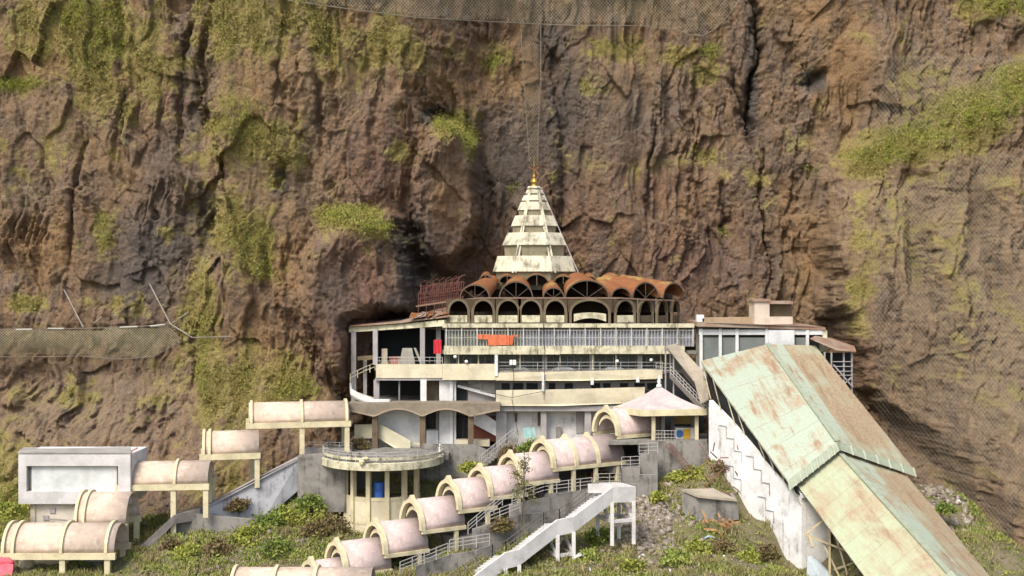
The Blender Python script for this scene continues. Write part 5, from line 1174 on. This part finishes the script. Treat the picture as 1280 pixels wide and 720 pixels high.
# ------------------------------------------------------------------ plants
def leaf_mat(name, cols, dry=None):
    t = NT(name); g = t.n('ShaderNodeNewGeometry'); rnd = g.outputs['Random Per Island']
    big = t.noise(t.map(), 0.5, 4, 0.6)
    col = t.mix(rnd, cols[0], cols[1]); col = t.mix(t.ramp(big, 0.38, 0.62), col, t.mix(rnd, cols[2], cols[3]))
    if dry: col = t.mix(t.math('MULTIPLY', t.ramp(t.noise(t.map(loc=(5, 5, 5)), 0.35, 5, 0.7), .46, .60), 0.85), col, t.mix(rnd, dry[0], dry[1]))
    t.b.inputs['Specular IOR Level'].default_value = 0.1
    return t.done(col, 0.8)
M_MOSS = leaf_mat('cliff_moss', [(0.27, 0.235, 0.065), (0.18, 0.17, 0.045), (0.31, 0.25, 0.085), (0.20, 0.16, 0.055)])
M_FRESH = leaf_mat('fresh_green_leaves', [(0.26, 0.28, 0.05), (0.15, 0.185, 0.03), (0.32, 0.31, 0.07), (0.20, 0.22, 0.045)])
M_BUSH = leaf_mat('bush_leaves', [(0.15, 0.20, 0.04), (0.08, 0.12, 0.028), (0.21, 0.24, 0.05), (0.12, 0.15, 0.035)])
M_DRYB = leaf_mat('dry_scrub', [(0.20, 0.14, 0.07), (0.11, 0.08, 0.045), (0.17, 0.14, 0.05), (0.09, 0.075, 0.03)])
M_GRASS = leaf_mat('slope_grass', [(0.22, 0.27, 0.055), (0.14, 0.18, 0.04), (0.29, 0.30, 0.08), (0.19, 0.22, 0.05)], ((0.32, 0.26, 0.15), (0.21, 0.165, 0.09)))
M_DRYG = leaf_mat('dry_grass', [(.30, .25, .12), (.20, .165, .075), (.24, .23, .08), (.16, .16, .05)])
M_TWIG = plain('twig', (0.10, 0.075, 0.05), 0.9)
def leaves(C, size, rs, flat=0.0, up=0.0, asp=0.55):
    """diamond leaves at points C; returns vertices and quads"""
    C = np.asarray(C, float); n = len(C); size = np.broadcast_to(size, (n,))[:, None]
    a = rs.normal(size=(n, 3)); a[:, 2] = a[:, 2] * (1 - flat) + up; a /= np.linalg.norm(a, axis=1, keepdims=True)
    b = rs.normal(size=(n, 3)); b -= a * (a * b).sum(1, keepdims=True); b /= np.linalg.norm(b, axis=1, keepdims=True)
    c = np.cross(a, b)
    V = np.stack([C - a * size * .5, C + b * size * asp * .5 + c * size * .08, C + a * size * .5, C - b * size * asp * .5 + c * size * .08], 1).reshape(-1, 3)
    return V, np.arange(4 * n).reshape(-1, 4)
def clumps(centres, per, spread, rs):
    C = np.repeat(centres, per, 0); return C + rs.normal(size=C.shape) * np.asarray(spread)
def build_moss():
    rs = np.random.RandomState(5)
    vis = (CU > -30) & (CU < 1310) & (CV > -20) & (CV < 700)
    up = np.clip(mz, -0.5, 1.5)
    w = np.clip(moss - 0.33, 0, 1) ** 1.3 * (0.35 + np.clip(up + .4, 0, 1.6)) * vis
    w = w + 0.010 * vis * np.clip(up, 0, 1.2) * (nA > -.1)
    p = (w / w.sum()).ravel(); idx = rs.choice(p.size, 14000, p=p)
    C = np.stack([CXg.ravel()[idx], CD.ravel()[idx] - .05, CZg.ravel()[idx]], -1); big = np.clip(moss.ravel()[idx], .2, 1)
    L = clumps(C, 7, (.34, .10, .30), rs); L[:, 2] += .06
    L[:, 1] = np.minimum(L[:, 1], cliff_y(L[:, 0], L[:, 2]) - rs.uniform(0, .12, len(L)))
    sz = rs.uniform(.08, .22, len(L)) * rs.choice([.7, 1, 1.5], len(L)) * np.repeat(.55 + .6 * big, 7)
    V, Q = leaves(L, sz, rs, up=.6, asp=.4)
    tag(np_mesh('cliff_moss', V, Q, M_MOSS), kind='stuff')
    # fresh tufts where the photograph shows bright green
    w = blobs([(435, 270, 32, 9), (470, 284, 18, 6), (565, 156, 16, 9), (587, 176, 7, 16), (612, 80, 9, 9), (888, 66, 12, 9), (20, 106, 40, 6), (130, 60, 30, 30, .35), (320, 300, 25, 25, .4), (325, 330, 14, 20, .5), (305, 150, 40, 30, .3), (110, 20, 40, 20, .5),
               (1100, 196, 40, 10, .9), (1150, 172, 45, 15, .9), (1205, 146, 45, 20, .9), (1262, 118, 45, 26, .9), (1240, 14, 40, 10, .6), (1010, 213, 12, 6, .7), (300, 540, 20, 30, .3), (20, 640, 40, 30, .5), (255, 450, 12, 60, .3), (375, 485, 30, 12, .3), (130, 290, 8, 20, .4), (905, 290, 6, 6, .5), (640, 235, 10, 10, .4)])
    w = np.where(w > .12, w, 0) * (0.2 + np.clip(up + .5, 0, 1.6)); p = (w / w.sum()).ravel(); idx = rs.choice(p.size, 8000, p=p)
    C = np.stack([CXg.ravel()[idx], CD.ravel()[idx] - .12, CZg.ravel()[idx]], -1)
    L = clumps(C, 7, (.22, .14, .18), rs); L[:, 2] += .1; L[:, 1] = np.minimum(L[:, 1], cliff_y(L[:, 0], L[:, 2]) - rs.uniform(0, .4, len(L)))
    V, Q = leaves(L, rs.uniform(.10, .26, len(L)) * rs.choice([.7, 1, 1.5], len(L)), rs, up=1.2, asp=.26)
    tag(np_mesh('ledge_grass', V, Q, M_FRESH), kind='stuff')
build_moss()
def build_grass():
    rs = np.random.RandomState(9)
    n = 150000
    x = rs.uniform(-60, 56, n); y = rs.uniform(96, 130, n)
    d = fbm(x / 4, y / 4, 4, 900); keep = rs.uniform(0, 1, n) < np.clip(.55 + 1.6 * d, .05, 1)
    x, y = x[keep], y[keep]
    i = np.clip(((x + 80) / .3).astype(int), 0, GZ.shape[1] - 1); j = np.clip(((y - 58) / .3).astype(int), 0, GZ.shape[0] - 1); z = GZ[j, i]
    py = HZ - F * z / y; px = 640 + F * x / y; m = (py < 740) & (px > -20) & (px < 1300)
    # rubble and trodden strips stay bare
    m &= ~((np.hypot((px - 812) / 34, (py - 655) / 38) < 1) & (rs.uniform(0, 1, len(x)) < .85)); m &= ~((np.hypot((px - 1170) / 40, (py - 620) / 40) < 1) & (rs.uniform(0, 1, len(x)) < .8))
    C = np.stack([x, y, z], -1)[m]; h = rs.uniform(.16, .62, len(C)) * (.7 + .8 * np.clip(fbm(C[:, 0] / 2.5, C[:, 1] / 2.5, 3, 910), 0, 1))
    L = np.repeat(C, 3, 0) + rs.normal(size=(3 * len(C), 3)) * (.14, .14, .03); hh = np.repeat(h, 3); L[:, 2] += hh * .4
    V, Q = leaves(L, hh, rs, up=1.6, asp=.28)
    tag(np_mesh('slope_grass', V, Q, M_GRASS), kind='stuff')
    k = rs.choice(len(C), 7000, p=(lambda w: w / w.sum())(np.clip(fbm(C[:, 0] / 2.2 + 40, C[:, 1] / 2.2, 4, 920), 0.02, 1) ** 2)); D_ = np.repeat(C[k], 6, 0) + rs.normal(size=(6 * len(k), 3)) * (.16, .16, .02); hh = rs.uniform(.35, .95, len(D_)); D_[:, 2] += hh * .38
    V, Q = leaves(D_, hh, rs, up=2.2, asp=.10); tag(np_mesh('tall_dry_grass', V, Q, M_DRYG), kind='stuff')
build_grass()
def bush(p, r, m, label, seed, h=1.0, dens=1.0, group=None):
    rs = np.random.RandomState(seed); p = Vector(p)
    t = thing('bush', label, 'bush', p, group)
    nb = int(10 + 10 * r); V0 = []
    a = rs.uniform(0, 2 * np.pi, nb); q = rs.uniform(0, 1, nb) ** .6 * r; zz = rs.uniform(.1, 1.0, nb) * r * h * np.sqrt(np.clip(1.05 - (q / r) ** 2, .05, 1))
    lob = np.stack([q * np.cos(a), q * np.sin(a), zz], -1) + np.array(p)
    L = clumps(lob, int(60 * dens), (.20 * r + .05, .20 * r + .05, .15 * r + .04), rs); L[:, 2] = np.maximum(L[:, 2], p.z - .1)
    V, Q = leaves(L, rs.uniform(.14, .34, len(L)) * rs.choice([.7, 1, 1.5], len(L)), rs, up=.1)
    o = np_mesh('foliage', V, Q, m, parent=t)
    mb = MB()
    for k in lob[::2]: mb.tube([p + Vector((0, 0, -.3)), p.lerp(Vector(k), .6) + Vector((0, 0, -.05)), Vector(k)], [.05, .035, .012], 4)
    mb.build('stem', M_TWIG, t); return t
bl = [(362, 650, 119.0, 1.9, M_FRESH, 'bright green bush beside the sloping whitewashed wall, highest of the slope'), (338, 668, 117, 1.7, M_BUSH, 'broad dark green bush below the bright green one on the left slope'),
      (385, 632, 120.8, 1.4, M_BUSH, 'green bush close under the grey block wall left of the round terrace'), (398, 655, 118.5, 1.3, M_FRESH, 'small fresh green bush left of the round terrace room'), (415, 668, 117.5, 1.5, M_DRYB, 'dry brown scrub at the foot of the round terrace room'),
      (395, 690, 115, 1.4, M_DRYB, 'dry brown scrub lower down beside the stepped canopies'), (310, 690, 114, 1.5, M_FRESH, 'light green bush low on the left slope near the bottom edge'), (270, 704, 111, 1.3, M_DRYB, 'dry scrub near the bottom edge under the ramp'), (345, 706, 111, 1.4, M_BUSH, 'green bush just above the sunlit level canopy'),
      (235, 708, 110, 1.2, M_FRESH, 'pale green bush at the bottom edge right of the ramp'), (215, 690, 112.5, .9, M_DRYB, 'dry twiggy shrub below the grey ramp'),
      (588, 588, 124, 1.0, M_FRESH, 'fresh green shrub above the canopies between round terrace and porch'), (664, 566, 126, 1.3, M_BUSH, 'yellowish green shrub before the temple ground floor'), (640, 572, 126.5, 1.2, M_DRYB, 'grey brown leafless shrub at the foot of the temple wall'), (452, 560, 128, .8, M_DRYB, 'pale dry shrub behind the left end of the round terrace'),
      (868, 603, 119.5, 1.1, M_FRESH, 'bright green shrub under the grey retaining wall of the pavilion'), (846, 604, 119.5, .9, M_FRESH, 'light green spreading shrub left of its neighbour below the pavilion wall'), (866, 582, 120.3, .8, M_BUSH, 'small shrub growing out of the pavilion retaining wall'), (824, 628, 116.5, .8, M_FRESH, 'little bluish green shrub beside the top of the white staircase'),
      (905, 600, 118.5, .9, M_DRYB, 'brown dry shrub against the white stair hall wall'), (1183, 634, 109.5, .7, M_BUSH, 'small green shrub between the lower green roof and the cliff'), (935, 706, 107.5, .8, M_FRESH, 'green shrub near the bottom edge beside the hall wall'), (870, 690, 108.5, 1.0, M_FRESH, 'green leafy shrub in the middle of the grassy slope'), (790, 712, 104.5, .9, M_FRESH, 'light green shrub at the bottom edge under the white staircase'),
      (750, 664, 110.0, 1.2, M_BUSH, 'green brown shrub behind the trestle legs of the white staircase'), (905, 680, 109, 1.0, M_DRYB, 'dry scrub beside the rusty scrap below the hut'), (735, 700, 105, .9, M_GRASS, 'low grassy shrub under the white staircase'), (845, 712, 105, 1.1, M_GRASS, 'grassy tussock at the bottom edge of the slope'),
      (8, 640, 114, 1.3, M_FRESH, 'green bush at the left edge beside the white framed building'), (628, 655, 110.8, .9, M_DRYB, 'grey brown shrub over the path wall above the white staircase'), (648, 690, 105.5, .9, M_DRYB, 'dry shrub under the middle flight of the white staircase'), (960, 690, 108.5, .9, M_DRYB, 'dry brown shrub against the foot of the white hall wall'), (300, 632, 119.8, 1.0, M_DRYB, 'dry shrub at the foot of the sloping whitewashed wall')]
for i, (px, py, Y, r, m, l) in enumerate(bl):
    p = P(px, py, Y); g = gz(p.x, p.y)
    if py > 615 or 800 < px < 910: p.z = max(g, p.z - .4) if abs(g - p.z) > 1.2 else g
    bush(p, r, m, l, 40 + i, .9)
# slim sapling between the canopies
sap = thing('sapling_tree', 'slim sapling with sparse olive leaves before the tunnel canopies', 'tree', P(652, 650, 110.5))
b = P(652, 652, 110.5); tr = [b, b + Vector((.1, 0, 1.2)), b + Vector((.25, 0, 2.8)), b + Vector((.2, .1, 4.4)), b + Vector((.4, 0, 5.5))]
mb = MB(); mb.tube(tr, [.09, .08, .06, .04, .015], 6)
tips = []
for k in range(15):
    q = tr[1].lerp(tr[4], .1 + .9 * k / 15); e = q + Vector((rng.uniform(-1.1, 1.1), rng.uniform(-.9, .9), rng.uniform(.1, .9))); mb.tube([q, e], [.03, .01], 4); tips += [q.lerp(e, .6), e]
mb.build('trunk', M_TWIG, sap)
rs = np.random.RandomState(3); L = clumps(np.array([tuple(a) for a in tips]), 26, (.22, .22, .2), rs); V, Q = leaves(L, rs.uniform(.12, .26, len(L)), rs)
np_mesh('crown', V, Q, leaf_mat('sapling_leaves', [(.15, .15, .05), (.09, .10, .03), (.20, .18, .08), (.11, .11, .04)]), parent=sap)
# ------------------------------------------------------------------ stones
def stones(name, lst, m, seed):
    rs = np.random.RandomState(seed); V = []; Q = []
    base = np.array([(-1, -1, -1), (1, -1, -1), (1, 1, -1), (-1, 1, -1), (-1, -1, 1), (1, -1, 1), (1, 1, 1), (-1, 1, 1)], float) * .5
    fq = np.array([(3, 2, 1, 0), (4, 5, 6, 7), (0, 1, 5, 4), (1, 2, 6, 5), (2, 3, 7, 6), (3, 0, 4, 7)])
    for (px, py, Y, sx, sy, n, smin, smax) in lst:
        for _ in range(n):
            p = P(px + rs.normal() * sx, py, Y + rs.normal() * sy); z = gz(p.x, p.y); s = smin + (smax - smin) * rs.uniform() ** 2.5
            v = (base + rs.uniform(-.24, .24, (8, 3))) * s * rs.uniform(.6, 1.3, 3); th = rs.uniform(0, 6.28, 2)
            c, s_ = math.cos(th[0]), math.sin(th[0]); v = v @ np.array([(c, -s_, 0), (s_, c, 0), (0, 0, 1)]); c, s_ = math.cos(th[1]), math.sin(th[1]); v = v @ np.array([(1, 0, 0), (0, c, -s_), (0, s_, c)])
            Q.append(fq + 8 * len(V)); V.append(v + (p.x, p.y, z + s * .15))
    tag(np_mesh(name, np.concatenate(V), np.concatenate(Q), m), kind='stuff')
def stone_mat():
    t = NT('rubble_stone'); g = t.n('ShaderNodeNewGeometry'); n = t.noise(t.map(), 3, 5, .7)
    return t.done(t.mix(t.ramp(n, .3, .7), t.mix(g.outputs['Random Per Island'], (.20, .16, .12), (.40, .36, .30)), (.14, .11, .085)), .95)
M_STONE = stone_mat()
stones('rubble', [(812, 655, 113, 22, 2.4, 900, .08, .55), (1165, 615, 113, 22, 3.0, 420, .1, .6), (840, 690, 108, 60, 4, 260, .06, .4), (400, 690, 114, 60, 3, 200, .06, .35), (250, 690, 112, 60, 3, 200, .06, .4)], M_STONE, 4)
stones('litter', [(820, 660, 112, 40, 3, 40, .08, .3), (770, 690, 106, 40, 3, 22, .08, .35), (1150, 600, 114, 25, 2, 20, .1, .3)], plain('white_litter', (.7, .7, .7), .7), 6)
mb = MB(); c = on_ground(886, 676); mb.shell([c + Vector((-.5, 0, .15)), c + Vector((.1, -.1, .4)), c + Vector((.5, 0, .2))], [c + Vector((-.4, .6, .2)), c + Vector((.1, .6, .5)), c + Vector((.6, .5, .3))], (0, 0, .03)); tag(mb.build('plastic_sheet', plain('pale_blue_plastic', (.35, .45, .6), .5)), 'crumpled pale blue plastic sheet on the grass below the hut', 'plastic sheet')
mb = MB(); c = P(727, 700, 104.5); c.z = gz(c.x, c.y) + .2; mb.shell([c + Vector((-.7, 0, 0)), c + Vector((0, -.1, .35)), c + Vector((.7, 0, .1))], [c + Vector((-.6, .8, .1)), c + Vector((.1, .8, .5)), c + Vector((.6, .7, .2))], (0, 0, .03)); tag(mb.build('plastic_sheet', M_WHITE), 'white plastic sheet lying below the middle trestle of the white staircase', 'plastic sheet')
# ------------------------------------------------------------------ nets and ropes on the rock
def net(name, label, inside, u0, u1, v0, v1, du, slope, m, r, off=.3, seg=7, parent=None, both=True, bulge=None):
    """wire net hung a little in front of the rock; diagonal wires, spacing du (photo columns)"""
    V = []; Q = []
    for sg in ((1, -1) if both else (1,)):
        w = (v1 - v0) * slope; s0 = u0 - (w if sg > 0 else 0)
        s = s0
        while s < u1 + (0 if sg > 0 else w):
            n = max(2, int((v1 - v0) / seg)); prev = None
            for i in range(n + 1):
                v = v0 + (v1 - v0) * i / n; u = s + sg * slope * (v - v0)
                if not (u0 <= u <= u1 and inside(u, v)): prev = None; continue
                Y = 137.0
                for _ in range(5): Y = .5 * Y + .5 * (float(cliff_s(Xp(u, Y), Zp(v, Y))) - off - (bulge(u, v) if bulge else 0))
                p = np.array(P(u, v, Y))
                if prev is not None:
                    d = p - prev; d /= np.linalg.norm(d); a = np.cross(d, (0, 1, 0)); a /= np.linalg.norm(a); b = np.cross(a, d)
                    k = len(V)
                    for c in (prev, p):
                        for t in (0, 2.094, 4.189): V.append(c + r * (a * math.cos(t) + b * math.sin(t)))
                    Q += [(k, k + 1, k + 4, k + 3), (k + 1, k + 2, k + 5, k + 4), (k + 2, k, k + 3, k + 5)]
                prev = p
            s += du
    return np_mesh(name, V, Q, m, parent=parent)
# smoothed, forward-most rock face for things that hang over it
_S = CD[::8, ::8].copy()
for _ in range(3):
    q = np.pad(_S, 1, 'edge'); _S = np.minimum(_S + .15, (q[:-2, 1:-1] + q[2:, 1:-1] + q[1:-1, :-2] + q[1:-1, 2:] + q[1:-1, 1:-1]) / 5)
def cliff_s(x, z):
    a = int(np.clip((x - CX0) / (8 * CS), 0, _S.shape[1] - 2)); b = int(np.clip((z - CZ0) / (8 * CS), 0, _S.shape[0] - 2))
    s = min(max((x - CX0) / (8 * CS) - a, 0), 1); t = min(max((z - CZ0) / (8 * CS) - b, 0), 1)
    return (_S[b, a] * (1 - s) + _S[b, a + 1] * s) * (1 - t) + (_S[b + 1, a] * (1 - s) + _S[b + 1, a + 1] * s) * t
def rope(mb, pts, r, off=.4, n=6):
    out = []
    for (a, b), (c, d) in zip(pts, pts[1:]):
        for i in range(n):
            u = a + (c - a) * i / n; v = b + (d - b) * i / n; Y = 137
            for _ in range(5): Y = .5 * Y + .5 * (cliff_s(Xp(u, Y), Zp(v, Y)) - off)
            out.append(P(u, v, Y))
    u, v = pts[-1]; out.append(P(u, v, out[-1].y)); mb.tube(out, r, 5)
M_NET = plain('net_wire_pale', (0.46, 0.43, 0.30), .8); M_NETG = plain('net_wire_grey', (0.34, 0.31, 0.25), .7); M_NETT = plain('net_khaki', (0.50, 0.46, 0.29), .8); M_ROPE = plain('pale_rope', (.20, .18, .135), .8)
edge = [(300, -30), (330, -12), (362, 1), (420, 9), (520, 22), (650, 29), (720, 32), (800, 32), (845, 37), (862, 43), (878, 45), (893, 37), (908, 22), (925, 0), (945, -30)]
def e_at(u): return float(np.interp(u, [a for a, b in edge], [b for a, b in edge]))
tn = thing('rockfall_net', 'pale grey rockfall net draped over the cliff at the top centre', 'net', P(640, 0, 138))
net('mesh', None, lambda u, v: v < e_at(u), 300, 945, -40, 48, 4.2, .9, M_NET, .014, .5, 4, tn)
mb = MB(); rope(mb, edge, .055, .55, 10); mb.build('edge_rope', M_ROPE, tn)
hn = thing('hanging_net', 'narrow strip of net hanging straight down the cliff above the spire', 'net', P(666, 120, 146))
net('mesh', None, lambda u, v: 651 + (v - 30) * .05 < u < 676 - (v - 30) * .015, 640, 690, 28, 207, 3.2, .6, plain('net_brown', (.36, .30, .19), .8), .013, .5, 5, hn)
mb = MB(); rope(mb, [(651, 28), (654, 90), (659, 160), (662, 200)], .05); rope(mb, [(676, 28), (676, 90), (673, 160), (672, 202)], .05); mb.build('edge_rope', M_ROPE, hn)
rn = thing('slope_net', 'grey wire netting covering the right hand cliff spur', 'net', P(1180, 400, 126))
def in_r(u, v): return u > 1090 + 20 * math.sin(v / 40) and (v < 700) and not (150 + (1280 - u) * .3 < v + 25 < 205 + (1280 - u) * .3)
net('mesh', None, in_r, 1088, 1300, 70, 720, 5.2, .8, M_NETG, .012, .55, 6, rn)
cf = thing('catch_fence', 'khaki rockfall catch net sagging on cables across the left cliff', 'net', P(110, 430, 140))
def bot(u): return float(np.interp(u, [-20, 60, 100, 150, 190, 228], [446, 446, 445, 449, 446, 427]))
def topl(u): return float(np.interp(u, [-20, 40, 100, 160, 210, 228], [412, 412, 410.5, 409.5, 406, 425]))
bg_ = lambda u, v: 1.6 * math.sin(min(1, max(0, (v - 405) / 40)) * 2.6) * min(1, max(0, (228 - u) / 40))
net('mesh', None, lambda u, v: topl(u) < v < bot(u), -20, 230, 404, 452, 3.6, 1.1, M_NETT, .016, .5, 3, cf, True, bg_)
mb = MB(); rope(mb, [(-20, 412), (40, 412), (100, 410.5), (160, 409.5), (212, 405)], .05, 1.0); rope(mb, [(-20, 446), (60, 446), (100, 445), (150, 449), (190, 446), (228, 427)], .045, 1.4); rope(mb, [(212, 405), (240, 422), (290, 421)], .07, .5); mb.build('cable', M_ROPE, cf)
for a in (((80, 362), (104, 409)), ((187, 355), (213, 405)), ((213, 405), (236, 390)), ((117, 404), (127, 396)), ((240, 421), (213, 405))):
    mb = MB(); p = on_cliff(*a[0], .3); q = on_cliff(*a[1], 1.1); mb.tube([p, q], .06, 6); mb.build('strut', M_NETG, cf)
for a, b in (((20, 412.2), (40, 412)), ((60, 411), (80, 411)), ((150, 409.5), (172, 408.5)), ((188, 408), (206, 406))):
    mb = MB(); rope(mb, [a, b], .13, 1.1, 3); mb.build('float_tube', plain('white_tube', (.34, .32, .27), .6), cf)
